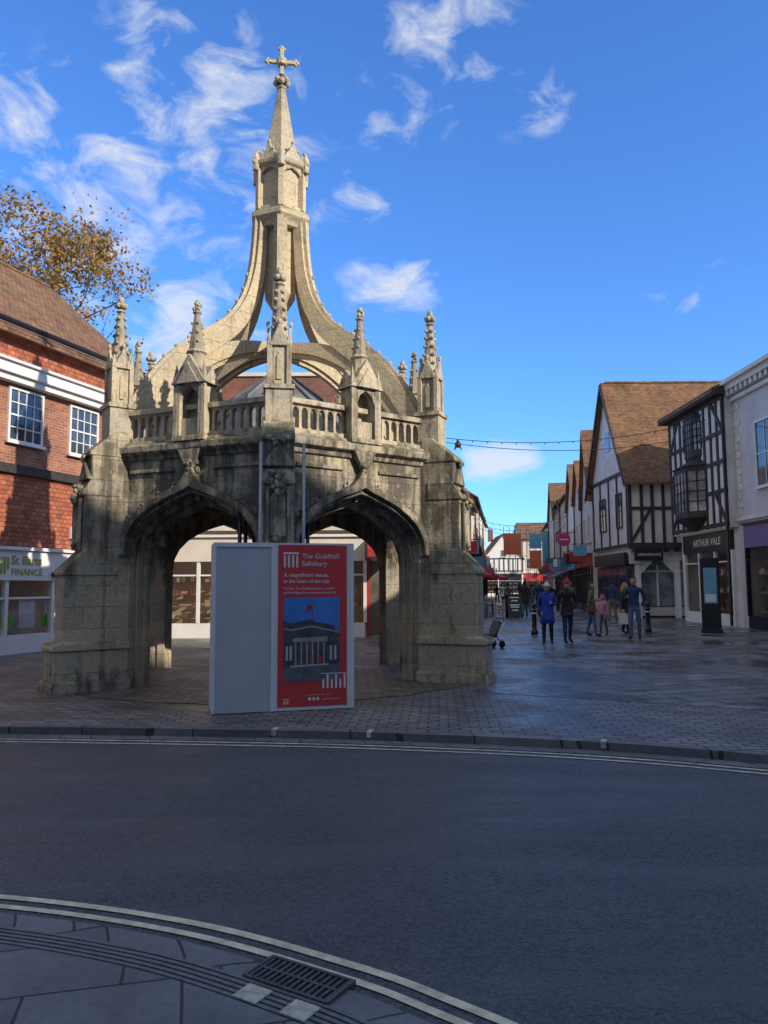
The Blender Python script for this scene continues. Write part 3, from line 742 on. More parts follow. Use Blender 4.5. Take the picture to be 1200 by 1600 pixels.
for i in range(60): t.box(.05+i*.36,.22+i*.36,-.3,-.0031,8.55,8.749)
for x in (1.6,4.6,7.6,10.6,13.6,16.6,19.6): sash(b1,x,x+1.2,5.0,7.2,2,2)
shopfront(b1,.6,21,2.9,.8,PURPLE,BLACK,10,shelves=True,sd=9,rows=3)
for q in range(14): b1.p('quoins',RENDER).box(0.0,.42 if q%2 else .28,-.03,-.002,4.1+q*.3,4.36+q*.3)
b1.done()
b2=Grp('timber_framed_house',(13,33.5,0),-90)
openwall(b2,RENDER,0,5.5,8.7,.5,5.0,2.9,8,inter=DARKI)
b2.p('upper_jetty',RENDER).box(-.02,5.45,-.35,-.001,3.7,8.7)
timber_grid(b2,.05,5.4,3.75,8.65,9,[3.85,5.1,6.2,7.3,8.6],y=-.35,w=.15,diag=[(0.1,7.3,.95,8.5),(5.3,7.3,4.4,8.5),(.1,3.9,.9,5.0),(5.3,3.9,4.5,5.0)])
def oriel(G,xc,z0,z1,w_=1.7,d=.55,y=-.35,nz=4,nx=4):
    P=G.p('oriel_body',TIMBER); h=w_/2
    poly=[(xc-h,y-.002),(xc-h*.55,y-d),(xc+h*.55,y-d),(xc+h,y-.002)]
    P.prism(poly,z0-.25,z0,ax='z'); P.prism(poly,z1,z1+.2,ax='z')
    b0=[(xc+(p[0]-xc)*.3,y-.002+(p[1]-y)*.2) for p in poly]
    vs=[(p[0],p[1],z0-.26) for p in poly]+[(p[0],p[1],z0-.75) for p in b0]
    P.add(vs,[(0,1,5,4),(1,2,6,5),(2,3,7,6),(4,5,6,7),(0,3,2,1)])
    t0=[(xc+(p[0]-xc)*.4,y-.002) for p in poly]
    vs=[(xc+(p[0]-xc)*1.1,min(y-.002,y+(p[1]-y)*1.12),z1+.201) for p in poly]+[(p[0],p[1],z1+.6) for p in t0]
    P.add(vs,[(0,1,5,4),(1,2,6,5),(2,3,7,6),(0,3,2,1)])
    Gp=G.p('oriel_glass',GLASSL)
    q=[(xc+(p[0]-xc)*.97,p[1]+.02) for p in poly]; Gp.prism(q,z0,z1,ax='z')
    for a_,b_ in ((poly[0],poly[1]),(poly[1],poly[2]),(poly[2],poly[3])):
        a_=Vector(a_);b_=Vector(b_)
        nn=nx if abs(a_.y-b_.y)<.01 else 2
        for i in range(nn+1):
            c_=a_.lerp(b_,i/nn); r_=.045 if i in (0,nn) else .02; P.box(c_.x-r_,c_.x+r_,c_.y-r_*.6,c_.y+r_*.6,z0,z1)
        for i in range(1,nz):
            z=z0+(z1-z0)*i/nz; P.tube([(a_.x,a_.y,z),(b_.x,b_.y,z)],.018,4)
oriel(b2,2.5,4.5,6.1,2.4,.6); oriel(b2,2.6,7.0,8.1,1.5,.25)
shopfront(b2,.5,5.0,2.9,.75,BLACK,WHITE,3,shelves=True,sd=12,rows=3)
text(b2,'ARTHUR VALE',GOLD,2.6,(1.6,-.165,3.15),bold=.01)
b2.p('roof_fascia',TIMBER).box(-.3,5.6,-.75,-.351,8.65,8.85)
P=b2.p('roof',ROOFX); P.prism([(-.8,8.72),(4,11.0),(8,8.9),(8,9.05),(4,11.2),(-.8,8.9)],-.2,5.52,ax='x')
b2.p('downpipe',BLACK).tube([(5.42,-.42,0.1),(5.42,-.42,8.6)],.06,6)
b2.done()
b3=Grp('gabled_timber_house',(11.5,36,0),0)
W=b3.p('walls',RENDER)
W.box(0,9,0,6,3.35,7.0); W.box(.35,9,1.3,5.9,0,3.35); W.box(.1,.55,.2,6,2.6,3.349)
T=b3.p('posts',WHITE)
for x in (.35,2.2,4.2): T.box(x,x+.22,.25,.47,0,3.35)
T.box(.3,9,.22,.5,2.75,3.349); T.box(.3,.5,.5,5.9,0,.6)
T.prism([(.57,2.75),(1.2,2.75),(.57,2.1)],.28,.42); T.prism([(2.2,2.75),(1.6,2.75),(2.2,2.1)],.28,.42)
b3.p('shop_stall',TIMBER).box(.6,4.2,.7,.8,.05,.6)
b3.p('tile_stall',GREYREN).box(.62,4.1,.66,.699,.15,.55)
G_=b3.p('shop_glass_b',GLASSL); G_.box(.6,4.3,.76,.8,.6,2.5)
for x in (.6,1.5,2.4,3.3,4.2): b3.p('shop_mullions',WHITE).box(x-.04,x+.04,.68,.759,.6,2.6)
b3.p('display_lights',GOLD).box(.7,4.1,.7,.74,2.2,2.3)
timber_grid(b3,.08,8.9,3.45,6.95,17,[3.5,5.2,6.9],y=0,w=.15,diag=[(.1,3.6,1.0,5.1)])
b3.p('jetty_beam',TIMBER).box(-.06,9,-.12,-.063,3.3,3.52)
for i in range(18): b3.p('joists',TIMBER).box(.2+i*.5,.36+i*.5,-.1,.3,3.15,3.299)
sash(b3,2.5,4.1,4.1,6.5,4,4,y=-.09,fr=TIMBER,gl=GLASS); b3.p('window_box',TIMBER).box(2.4,4.2,-.28,-.15,3.85,4.0)
S=b3.p('side_frame',TIMBER)
for y in (.1,1.6,3,4.5,5.9): S.box(-.05,-.002,y-.08,y+.08,3.4,7.0)
S.box(-.06,-.003,0,6,6.9,7.08); S.box(-.06,-.003,0,6,3.4,3.56)
for (y0_,y1_,z0_,z1_) in ((.9,1.7,4.4,6.0),(3.6,4.6,4.4,6.0)):
    b3.p('side_glass',GLASS).box(-.03,-.004,y0_,y1_,z0_,z1_)
    S.box(-.07,-.031,y0_-.06,y0_,z0_-.06,z1_+.06); S.box(-.07,-.031,y1_,y1_+.06,z0_-.06,z1_+.06); S.box(-.07,-.031,y0_,y1_,z1_,z1_+.06); S.box(-.07,-.031,y0_,y1_,z0_-.06,z0_); S.box(-.06,-.031,(y0_+y1_)/2-.02,(y0_+y1_)/2+.02,z0_,z1_); S.box(-.055,-.032,y0_,y1_,5.18,5.22)
b3.p('side_glass',GLASS).box(-.03,-.004,2.6,3.3,8.4,9.4)
gable_x(b3,0,9,0,6,7.0,11.9,.45,wall=RENDER)
bb=b3.p('bargeboard',TIMBER)
bb.prism([(-.5,6.15),(-.5,6.4),(3,11.95),(6.5,6.4),(6.5,6.15),(3,11.65)],-.34,-.28,ax='x')
b3.p('side_shop',BLACK).box(-.14,-.002,.4,5.6,2.55,3.15)
b3.p('side_shop_glass',GLASS).box(-.02,.34,.5,5.5,.6,2.5)
b3.p('hanging_board_left',BLACK).box(.15,1.45,-.3,-.2,2.72,3.3)
b3.p('hanging_board_right',BLACK).box(2.6,3.75,-.35,-.25,2.55,3.3)
text(b3,'GEMWRIGHTS',GOLD,1.1,(.25,-.305,2.95),bold=.01)
text(b3,'ARTHUR VALE',GOLD,.95,(2.7,-.355,2.9),bold=.01)
b3.done()

def row_house(name,o,ang,w,h,zr,wallm,kind,sd,shopm,depth=8,tim=False):
    G=Grp(name,(o[0],o[1],0),ang); rn=random.Random(sd)
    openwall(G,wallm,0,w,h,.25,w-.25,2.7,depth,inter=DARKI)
    shopfront(G,.25,w-.25,2.7,.6,shopm,rn.choice([BLACK,WHITE,TIMBER]),3,shelves=True,sd=sd,rows=3)
    fl=max(1,int((h-3.8)/2.4))
    n=2 if w<6 else 3
    for q in range(fl):
        for i in range(n):
            xc=w*(i+.5)/n; z=4.1+q*2.5
            if z+1.5<h: sash(G,xc-.5,xc+.5,z,z+1.4,2,2,gl=GLASS)
    if kind=='gable':
        gable_y(G,0,w,0,depth,h,zr,.25,wall=wallm)
        sash(G,w/2-.35,w/2+.35,h+.2,h+1.1,2,1)
    else: gable_x(G,0,w,0,depth,h,zr,.25,wall=wallm)
    if tim: timber_grid(G,.05,w-.05,3.6,h,8,[3.7,h*.6,h-.1],w=.15)
    G.p('downpipe',BLACK).tube([(.12,-.1,.1),(.12,-.1,h-.1)],.05,6); G.p('gutter',BLACK).tube([(0,-.3,h-.12),(w,-.3,h-.12)],.06,6) if kind!='gable' else None
    for f_,mt in ((rn.uniform(.15,.4),shopm),(rn.uniform(.55,.9),rn.choice([REDP,BLUEN,BLACK,TEALP,WHITE,PINK]))):
        s_=G.p('projecting_sign_'+mt.name,mt); x=w*f_; zz=rn.uniform(2.8,3.5); s_.box(x,x+.06,-1.0,-.25,zz,zz+.6); G.p('sign_bracket',BLACK).box(x+.02,x+.04,-1.1,-.1,zz+.65,zz+.69)
    if rn.random()<.5:
        G.p('awning_'+shopm.name,shopm).prism([(-.17,2.75),(-1.2,2.3),(-1.2,2.12),(-.17,2.62)],.4,w-.4,ax='x')
    if rn.random()<.6:
        G.p('chimney',BRICK2).box(w*.2,w*.2+.7,depth*.45,depth*.45+.6,zr-.8,zr+1)
        for q in (.2,.5): G.p('chimney_pots',TILEHUNG).lathe([(.1,zr+1),(.08,zr+1.35)],8,w*.2+q,depth*.45+.3)
    G.done(); return G
dv=Vector((.156,.988)); ang=math.degrees(math.atan2(-dv.y,-dv.x)); Q0=Vector((11.5,42.3))
specs=[(0,5,6.6,10.6,CREAM2,'gable',REDP,'gabled_shop'),(5,10,7.2,9.6,RENDER,'gable',REDP,'white_shop'),(10,16,7.3,10.2,WHITE,'gable',BLUEN,'gabled_shop'),(16,24,8.6,12.2,CREAM,'eaves',PURPLE,'cream_shop'),(24,32,9,12.6,BRICK2,'eaves',TEALP,'brick_shop'),(32,42,8,12,RENDER,'gable',REDP,'white_shop'),(42,56,8.5,12,CREAM2,'eaves',BLUEN,'cream_shop')]
for i,(a_,b_,h,zr,wm,kd,sm,nm) in enumerate(specs):
    o=Q0+dv*b_; row_house(nm,o,ang,b_-a_-.02,h,zr,wm,kd,20+i,sm,tim=False)
angL=math.degrees(math.atan2(dv.y,dv.x)); QL=Vector((3.3,36.5))
specs=[(0,8,6.8,9.0,BRICK2,'eaves',REDP,'brick_shop'),(8.02,16,6.5,9,CREAM,'eaves',BLACK,'cream_shop'),(16.02,25,7.5,9.8,CREAM2,'eaves',REDP,'cream_shop'),(25.02,34,8.8,11.4,BRICK2,'eaves',WHITE,'brick_shop'),(34.02,46,8.8,11.5,WHITE,'eaves',BLUEN,'white_shop'),(46.02,62,9,12,CREAM,'eaves',BLACK,'cream_shop')]
for i,(a_,b_,h,zr,wm,kd,sm,nm) in enumerate(specs):
    o=QL+dv*a_; row_house(nm,o,angL,b_-a_,h,zr,wm,kd,50+i,sm)
row_house('distant_timber_house',(14.6,112),0,5.6,5.6,9.0,WHITE,'gable',71,BLACK,tim=True)
row_house('distant_shop',(20.4,114),0,7,8.5,11,CREAM2,'eaves',72,REDP)
row_house('distant_brick_shop',(9,116),0,5.5,9.5,12.5,CREAM,'gable',73,BLACK)
sc=Grp('scaffolding',(15.9,84,0),0)
for i in range(6):
    for j in range(2): sc.p('tubes',GREYM).tube([(i*.7,j*1.0,0),(i*.7,j*1.0,7.6)],.04,5)
for z in (2,4,6,7.2):
    sc.p('decks',WOOD).box(0,3.5,0,1,z,z+.06)
sc.p('sheeting',BLUEN).box(1.4,3.5,-.06,-.045,3,7.5); sc.p('sheeting',BLUEN).box(0,1.3,-.06,-.045,5.6,7.2); sc.p('netting',ORANGE).box(0,1.3,-.06,-.045,3.4,5.4)
sc.done()
sc=Grp('scaffolding',(10.6,68,0),0)
for i in range(5): sc.p('tubes',GREYM).tube([(i*.5,0,0),(i*.5,0,6.8)],.03,5)
for z in (2.2,4.2,6.2): sc.p('tubes',GREYM).tube([(0,0,z),(2.0,0,z)],.03,5)
sc.p('netting',ORANGE).box(0,1.5,-.05,-.035,4.3,6.2); sc.done()

# buildings behind the viewer (they throw the shade over the road and lower cross)
bh=Grp('street_terrace',(-45,-6,0),0)
bh.p('walls',CREAM2).box(0,100,-12,0,0,17.6)
for i in range(40):
    for z in (4.5,7.5,10.5,13.5): bh.p('window_frames',WHITE).box(1+i*2.5,2.2+i*2.5,0,.06,z,z+1.7); bh.p('glass',GLASS).box(1.08+i*2.5,2.12+i*2.5,.061,.07,z+.08,z+1.62)
for i in range(20): bh.p('shopfronts',CREAM2).box(.4+i*5,4.8+i*5,.001,.12,2.6,3.4); bh.p('glass',GLASS).box(.6+i*5,4.6+i*5,.001,.05,.6,2.59)
bh.p('roof',ROOFX).prism([(.5,17.4),(-2.2,20.9),(-12.5,20.9),(-12.5,17.4)],0,100,ax='x')
bh.done()

# ---------------------------------------------------------------- street furniture
def bollard(x,y):
    G=Grp('bollard',(x,y,ZP),0); p_=G.p('post',BLACK,True)
    p_.lathe([(.11,0),(.11,.12),(.08,.16),(.075,.3),(.07,.72),(.09,.74),(.09,.78),(.065,.8),(.06,.86),(.085,.9),(.08,.95),(.04,1.0),(0.001,1.01)],14)
    G.p('band',BOARDW,True).lathe([(.0735,.66),(.0735,.7)],14); G.done()
bollard(4.77,24.7); bollard(8.7,25.6); bollard(.38,19.5)
kz=Grp('information_totem',(10.55,25.0,ZP),-22)
kz.p('casing',BLACK).box(-.29,.29,-.09,.09,0,2.42); kz.p('casing',BLACK).box(-.33,.33,-.13,.13,0,.1)
kz.p('screen',SCREEN).box(-.19,.2,-.1,-.091,.95,2.1); kz.p('map_panel',BOARDW).box(-.16,.17,-.106,-.101,1.0,1.25)
kz.done(.01)
ab=Grp('pavement_a_board',(6.1,36.5,ZP),4)
M1=Matrix.Rotation(rad(-12),4,'X')
ab.p('boards',BLACK).box(-.34,.34,-.2,-.16,0,1.15,M=Matrix.Translation((0,-.15,0))@M1)
ab.p('boards',BLACK).box(-.34,.34,.16,.2,0,1.15,M=Matrix.Translation((0,.15,0))@Matrix.Rotation(rad(12),4,'X'))
for z,wd in ((.95,.42),(.8,.3),(.6,.46),(.5,.4),(.35,.3)):
    ab.p('chalk_lines',BOARDW).box(-wd/2,wd/2,-.206,-.201,z,z+.05,M=Matrix.Translation((0,-.15,0))@M1)
ab.done()
bn=Grp('litter_bin',(.1,22.0,ZP),0)
bn.p('body',BLACK,False).box(-.24,.24,-.24,.24,.06,1.0); bn.p('body',BLACK).box(-.2,.2,-.2,.2,0,.06)
bn.p('hood',BLACK).lathe([(.36,1.0),(.36,1.05),(.3,1.2),(.12,1.28)],4,a0=45); bn.p('opening',DKP).box(-.17,.17,-.246,-.241,.78,.92); bn.p('label',GOLD).box(-.09,.09,-.246,-.241,.4,.55); bn.done(.01)
def cafe_set(x,y,a):
    G=Grp('cafe_table',(x,y,ZP),a); G.p('top',WOOD).lathe([(.32,.72),(.32,.75)],14); G.p('leg',BLACK).lathe([(.2,0),(.2,.02),(.03,.04),(.03,.719)],10); G.done()
    for dx,aa in ((-.6,90),(.6,-90)):
        C=Grp('cafe_chair',(x+dx,y+.1*dx,ZP),a+aa); s_=C.p('frame',WOOD)
        s_.box(-.2,.2,-.2,.2,.43,.46)
        for sx in (-.18,.18):
            s_.tube([(sx,-.18,0),(sx,-.18,.43)],.018,6); s_.tube([(sx,.2,0),(sx,.18,.45),(sx,.24,.85)],.018,6)
        for z in (.58,.68,.78): s_.box(-.18,.18,.19,.22,z,z+.05)
        C.done()
cafe_set(5.6,40,10); cafe_set(6.0,43,40); cafe_set(5.0,37.8,0)
def parasol(x,y,h,m_):
    G=Grp('parasol',(x,y,ZP)); G.p('pole',WOOD).tube([(0,0,0),(0,0,h)],.03,6)
    G.p('canopy',m_).lathe([(1.3,h-.55),(1.28,h-.4),(.05,h+.05)],8); G.p('base',BLACK).lathe([(.28,0),(.28,.06),(.05,.1)],10); G.done()
parasol(5.5,46,2.6,REDP); parasol(6.3,51,2.6,REDP); parasol(8.3,60,2.6,REDP)
aw=Grp('shop_awning',(4.0,37.5,0),angL); aw.p('canvas',REDP).prism([(-.01,2.9),(-1.3,2.35),(-1.3,2.15),(-.01,2.7)],0,4,ax='x'); aw.done()
rs=Grp('round_hanging_sign',(13.0,52.3,0),0); rs.p('disc',PINK).lathe([(.45,-.04),(.45,.04)],20,M=Matrix.Translation((-.75,0,4.7))@Matrix.Rotation(rad(90),4,'X')); rs.p('arm',BLACK).box(-.75,.6,-.02,.02,5.15,5.2); rs.p('bar',WHITE).box(-1.05,-.45,-.06,-.045,4.66,4.74); rs.done()
pc=Grp('pushchair',(2.68,19.6,ZP),-60); pc.e.scale=(.72,.72,.72)
F=pc.p('frame',BLACK)
for sx in (-.24,.24):
    for yy,rr in ((-.32,.1),(.3,.13)):
        M=Matrix.Translation((sx,yy,rr))@Matrix.Rotation(rad(90),4,'Y'); F.lathe([(rr-.03,-.02),(rr,-.015),(rr,.015),(rr-.03,.02)],14,M=M)
    F.tube([(sx,-.32,.1),(sx,.05,.55),(sx,.42,1.0)],.014,6); F.tube([(sx,.3,.13),(sx,.0,.5)],.014,6)
F.tube([(-.24,.42,1.0),(.24,.42,1.0)],.02,6)
pc.p('seat',DKP).prism([(-.25,.42),(.1,.36),(.32,.9),(.25,.95),(.05,.45),(-.25,.5)],-.2,.2,ax='x')
pc.done()
cb=Grp('festoon_cable')
def cable(a,b_,sag,n=24):
    a=Vector(a);b_=Vector(b_); return [a.lerp(b_,i/n)-Vector((0,0,sag*4*(i/n)*(1-i/n))) for i in range(n+1)]
C1=cable((-.6,26.9,7.3),(12.6,29.5,8.0),.75); C2=cable((-.6,26.9,7.2),(12.7,33.3,7.9),.6)
cb.p('wires',BLACK).tube(C1,.014,5); cb.p('wires',BLACK).tube(C2,.014,5)
for i in range(1,24):
    cb.p('bulbs',BLACK).ball(C1[i]-Vector((0,0,.04)),(.02,.02,.035),6,4)
p_=C1[6]; cb.p('motif',BLACK).ball((p_.x,p_.y,p_.z-.2),(.12,.06,.12),8,6); cb.p('motif',BLACK).tube([p_,(p_.x-.12,p_.y,p_.z-.38)],.03,5); cb.p('motif',BLACK).tube([p_,(p_.x+.12,p_.y,p_.z-.38)],.03,5)
cb.done()
cb=Grp('festoon_cable')
for (yy,za) in ((58,6.2),(66,6.4),(74,6.6)):
    xl=3.3+(yy-36.5)*.158; xr=11.5+(yy-42.3)*.158
    C=cable((xl,yy,za+.5),(xr,yy,za+.7),.7,14); cb.p('wires',BLACK).tube(C,.015,4)
    for i in range(1,14): cb.p('lights',BOARDW).ball(C[i]-Vector((0,0,.06)),(.04,.04,.07),6,4)
cb.done()

# ---------------------------------------------------------------- people
SKIN=plain('skin',(.50,.29,.21),.6,.06,20)
def cloth(n,c): return plain(n,c,.85,.22,14,bmp=.4)
C_BLUE=cloth('blue_coat',(.02,.06,.38)); C_BLK=cloth('black_cloth',(.018,.018,.02)); C_NAVY=cloth('navy_cloth',(.02,.04,.12))
C_JEAN=cloth('denim',(.07,.13,.26)); C_OLIVE=cloth('olive_cloth',(.14,.13,.10)); C_PINK=cloth('pink_cloth',(.50,.22,.34)); C_GREY=cloth('grey_cloth',(.12,.12,.13))
C_RED=cloth('red_cloth',(.45,.02,.03)); C_WHT=cloth('white_cloth',(.6,.6,.6)); C_BRN=cloth('brown_cloth',(.12,.06,.03))
H_BRN=cloth('brown_hair',(.05,.025,.012)); H_BLD=cloth('blond_hair',(.28,.18,.08)); H_GRY=cloth('grey_hair',(.30,.29,.27)); H_DK=cloth('dark_hair',(.015,.011,.009))
SHOE=cloth('shoe_leather',(.02,.016,.014)); EYE=plain('eye_dark',(.02,.015,.012),.3); LIP=plain('lip',(.33,.10,.08),.6)
def person(name,x,y,heading,H,top,trous,hair,stride=.12,arms=('down','down'),coat=None,hat=None,long=False,bag=None,fem=False,scarf=None):
    k=H/1.76; G=Grp(name,(x,y,ZP),heading); G.e.scale=(k,k,k)
    sh=.175 if fem else .195; s_=stride
    J=[(0,0,.96),(0,0,1.1),(0,.0,1.33),(0,.01,1.5),(0,-.01,1.58)]
    Rr=[(.15,.115),(.125,.10),(.165,.115),(.06,.06),(.055,.055)]
    E=[(0,1,0),(1,2,0),(2,3,0),(3,4,3)]
    hands=[]
    for si,sx in enumerate((-1,1)):
        f=s_*(1 if si==0 else -1)
        b=len(J)
        lift=.03 if f<0 else 0
        J+=[(sx*.09,0,.90),(sx*.105,-f*.5-.02,.50+lift*.3),(sx*.11,-f+.02,.085+lift),(sx*.125,-f-.15,.035)]
        Rr+=[(.098,.1),(.066,.068),(.047,.05),(.042,.035)]
        E+=[(0,b,1),(b,b+1,1),(b+1,b+2,1),(b+2,b+3,2)]
        a=len(J); md=arms[si]
        if md=='down': el=(sx*(sh+.055),.03+f*.25,1.14); wr=(sx*(sh+.06),-.04+f*.6,.88)
        elif md=='pocket': el=(sx*(sh+.10),.07,1.15); wr=(sx*(sh+.0),-.08,.96)
        elif md=='bent': el=(sx*(sh+.06),.04,1.15); wr=(sx*(sh-.04),-.2,1.2)
        elif md=='hold': el=(sx*(sh+.07),.0,1.15); wr=(sx*(sh+.1),-.1,.95)
        J+=[(sx*sh,.0,1.43),el,wr]; Rr+=[(.073,.075),(.052,.052),(.036,.036)]
        E+=[(2,a,0),(a,a+1,0),(a+1,a+2,0)]
        hands.append((Vector(el),Vector(wr),sx))
    me=bpy.data.meshes.new('body'); me.from_pydata(J,[(a_,b_) for a_,b_,_ in E],[])
    o=bpy.data.objects.new('body',me); COL.objects.link(o)
    md=o.modifiers.new('skin','SKIN'); sv=me.skin_vertices[0].data
    for i,(rx,ry) in enumerate(Rr): sv[i].radius=(rx,ry)
    sv[0].use_root=True
    md.use_smooth_shade=True
    o.modifiers.new('sub','SUBSURF').levels=1
    bpy.context.view_layer.update()
    dg=bpy.context.evaluated_depsgraph_get(); nm=bpy.data.meshes.new_from_object(o.evaluated_get(dg))
    o.modifiers.clear(); o.data=nm; o.parent=G.e
    nm.materials.clear()
    for m_ in (top,trous,SHOE,SKIN): nm.materials.append(m_)
    segs=[(Vector(J[a_]),Vector(J[b_]),m_) for a_,b_,m_ in E]
    for p_ in nm.polygons:
        c=p_.center; best=9;bm_=0
        for A_,B_,m_ in segs:
            t=max(0,min(1,(c-A_).dot(B_-A_)/(B_-A_).length_squared)); d=(c-A_.lerp(B_,t)).length
            if d<best: best=d;bm_=m_
        if bm_==1 and c.z>.93: bm_=0
        if bm_==0 and c.z<.93 and abs(c.x)<sh-.02: bm_=1
        p_.material_index=bm_; p_.use_smooth=True
    if coat:
        zz=[1.2,1.08,.95,.8,coat]; P=Part(); ring=[]
        for z,rx,ry in zip(zz,(.16,.155,.185,.2,.22),(.12,.12,.15,.17,.19)):
            for i in range(16):
                an=2*math.pi*i/16; w_=1+.04*math.sin(5*an+z*9); ring.append((rx*w_*math.cos(an),ry*w_*math.sin(an),z))
        P.add(ring,[(q*16+i,q*16+(i+1)%16,(q+1)*16+(i+1)%16,(q+1)*16+i) for q in range(4) for i in range(16)]+[tuple(64+i for i in range(16))])
        G.obj('coat_skirt',P.mesh('coat_skirt',[top],True))
    P=G.p('collar',scarf or top,True); P.lathe([(.085,1.47),(.09,1.5),(.075,1.545),(.06,1.54)],12,0,.005)
    hc=(0,-.02,1.655)
    def hf(d):
        q=d.copy()
        if d.z<0: q.x*=1-.3*d.z*d.z; q.y*=1-.15*d.z*d.z
        if d.y<-.5 and d.z<-.4: q.y*=1.12
        if d.y<-.85 and abs(d.x)<.3 and -.35<d.z<.1: q.y-=.2*(1-abs(d.x)/.3)
        if d.y<-.7 and .05<d.z<.3 and .15<abs(d.x)<.5: q.y+=.05
        return q
    hp=G.p('head',[SKIN,EYE,LIP],True)
    hp.ball(hc,(.076,.096,.118),20,16,fn=hf)
    for sx in (-1,1):
        hp.ball((sx*.078,-.01,1.65),(.012,.022,.032),6,5); hp.ball((sx*.03,-.105,1.662),(.012,.008,.008),6,5,mi=1)
        hp.box(*sorted((sx*.015,sx*.045)),-.112,-.1,1.682,1.688,mi=1)
    hp.ball((0,-.108,1.605),(.022,.007,.006),6,4,mi=2)
    HP=G.p('hair',hair,True)
    HP.ball((0,-.008,1.668),(.087,.104,.122),16,12,keep=lambda d: d.z>.5 or (d.y>-.15 and d.z>-.45) or (d.y>.4 and d.z>-.75))
    if long:
        HP.add([(-.085,-.02,1.66),(-.1,.03,1.5),(-.09,.06,1.36),(.09,.06,1.36),(.1,.03,1.5),(.085,-.02,1.66),(-.06,.1,1.68),(-.08,.12,1.5),(-.06,.12,1.34),(.06,.12,1.34),(.08,.12,1.5),(.06,.1,1.68)],
               [(0,1,7,6),(1,2,8,7),(2,3,9,8),(3,4,10,9),(4,5,11,10),(6,7,10,11),(7,8,9,10),(0,6,11,5)])
    if hat:
        T=G.p('hat',hat,True); T.ball((0,-.008,1.69),(.097,.113,.125),16,12,keep=lambda d:d.z>.1); T.tube([(.098*math.cos(t),-.008+.114*math.sin(t),1.705) for t in [2*math.pi*i/16 for i in range(17)]],.017,6)
        T.ball((0,0,1.83),.03,8,6)
    Hd=G.p('hands',SKIN,True)
    for el,wr,sx in hands:
        d=(wr-el).normalized(); side=Vector((0,-1,0)) if abs(d.y)<.8 else Vector((0,0,1)); side=(side-d*side.dot(d)).normalized(); nn=d.cross(side).normalized()
        M=Matrix((side,nn,d)).transposed().to_4x4(); M.translation=wr
        Hd.ball((0,0,.05),(.042,.017,.052),10,7,M=M)
        for i,(fx,ln) in enumerate(((-.03,.055),(-.01,.068),(.011,.074),(.031,.066))):
            Hd.tube([(fx,0,.08),(fx*1.1,.006,.08+ln*.5),(fx*1.1,.022,.08+ln)],[.0095,.0088,.007],6,M=M)
        Hd.tube([(.032,0,.03),(.055,.012,.055),(.058,.02,.085)],[.012,.0105,.008],6,M=M)
    if bag:
        bt,bmt=bag; el,wr,sx=hands[0] if bt!='right' else hands[1]
        if bt=='carrier':
            B=G.p('carrier_bag',bmt); z=wr.z-.13
            B.prism([(-.16,z-.38),(.16,z-.38),(.14,z-.02),(-.14,z-.02)],wr.x-.05,wr.x+.05,ax='x',M=Matrix.Translation((0,wr.y-.02,0)))
            B.tube([(wr.x,wr.y-.1,z-.03),(wr.x,wr.y-.03,z+.06),(wr.x,wr.y+.05,z-.03)],.008,5)
        else:
            B=G.p('shoulder_bag',bmt); sxx=-1 if bt!='right' else 1
            B.prism([(-.15,.82),(.15,.82),(.13,1.05),(-.13,1.05)],*sorted((sxx*.22,sxx*.32)),ax='x'); B.tube([(sxx*.27,-.1,1.05),(sxx*.13,0,1.49),(sxx*.27,.1,1.05)],.01,5)
    G.done(); return G
person('woman_in_blue_coat',4.33,20.6,-12,1.6,C_BLUE,C_BLK,H_GRY,.06,('pocket','bent'),coat=.62,hat=C_WHT,fem=True)
person('man_in_black_jacket',4.93,20.9,10,1.68,C_BLK,C_NAVY,H_DK,.10,('down','pocket'),coat=.80,hat=C_RED)
person('woman_with_shoulder_bag',6.28,23.5,70,1.64,C_OLIVE,C_JEAN,H_BRN,.16,('bent','down'),long=True,bag=('shoulder',C_BRN),fem=True,coat=.78)
person('child_in_pink',6.75,23.9,-60,1.26,C_PINK,C_GREY,H_BLD,.10,('down','down'),long=True,fem=True)
person('woman_with_carrier_bag',7.62,24.5,60,1.62,C_BLK,C_BLK,H_BLD,.12,('down','pocket'),bag=('carrier',C_WHT),fem=True,coat=.75,long=True)
person('man_in_navy_jacket',7.2,22.3,-25,1.78,C_NAVY,C_JEAN,H_DK,.09,('bent','pocket'))
person('man_in_navy_jacket',9.9,33.6,150,1.74,C_NAVY,C_OLIVE,H_DK,.15,('down','down'))
person('man_in_grey_coat',7.9,33,5,1.74,C_GREY,C_BLK,H_DK,.14,('down','down'),coat=.7)
for i,(px,py,tp) in enumerate(((7.7,38.5,C_NAVY),(8.6,40,C_BLK),(9.6,47,C_RED),(8.4,44,C_GREY),(10.4,55,C_BLK),(9.4,52,C_BLUE),(11.6,62,C_GREY),(12.4,68,C_NAVY),(8.9,58,C_WHT),(6.9,38,C_BLK),(13.2,75,C_BLK),(11.2,72,C_RED),(7.4,46,C_OLIVE),(9.9,50,C_NAVY),(10.9,58,C_PINK),(9.2,63,C_BLK),(12.9,72,C_BLK),(10.2,66,C_BLUE))):
    person('pedestrian',px,py,random.choice((0,180,20,160)),random.uniform(1.6,1.8),tp,random.choice((C_JEAN,C_BLK)),random.choice((H_DK,H_BRN)),.15,coat=random.choice((None,.75)))

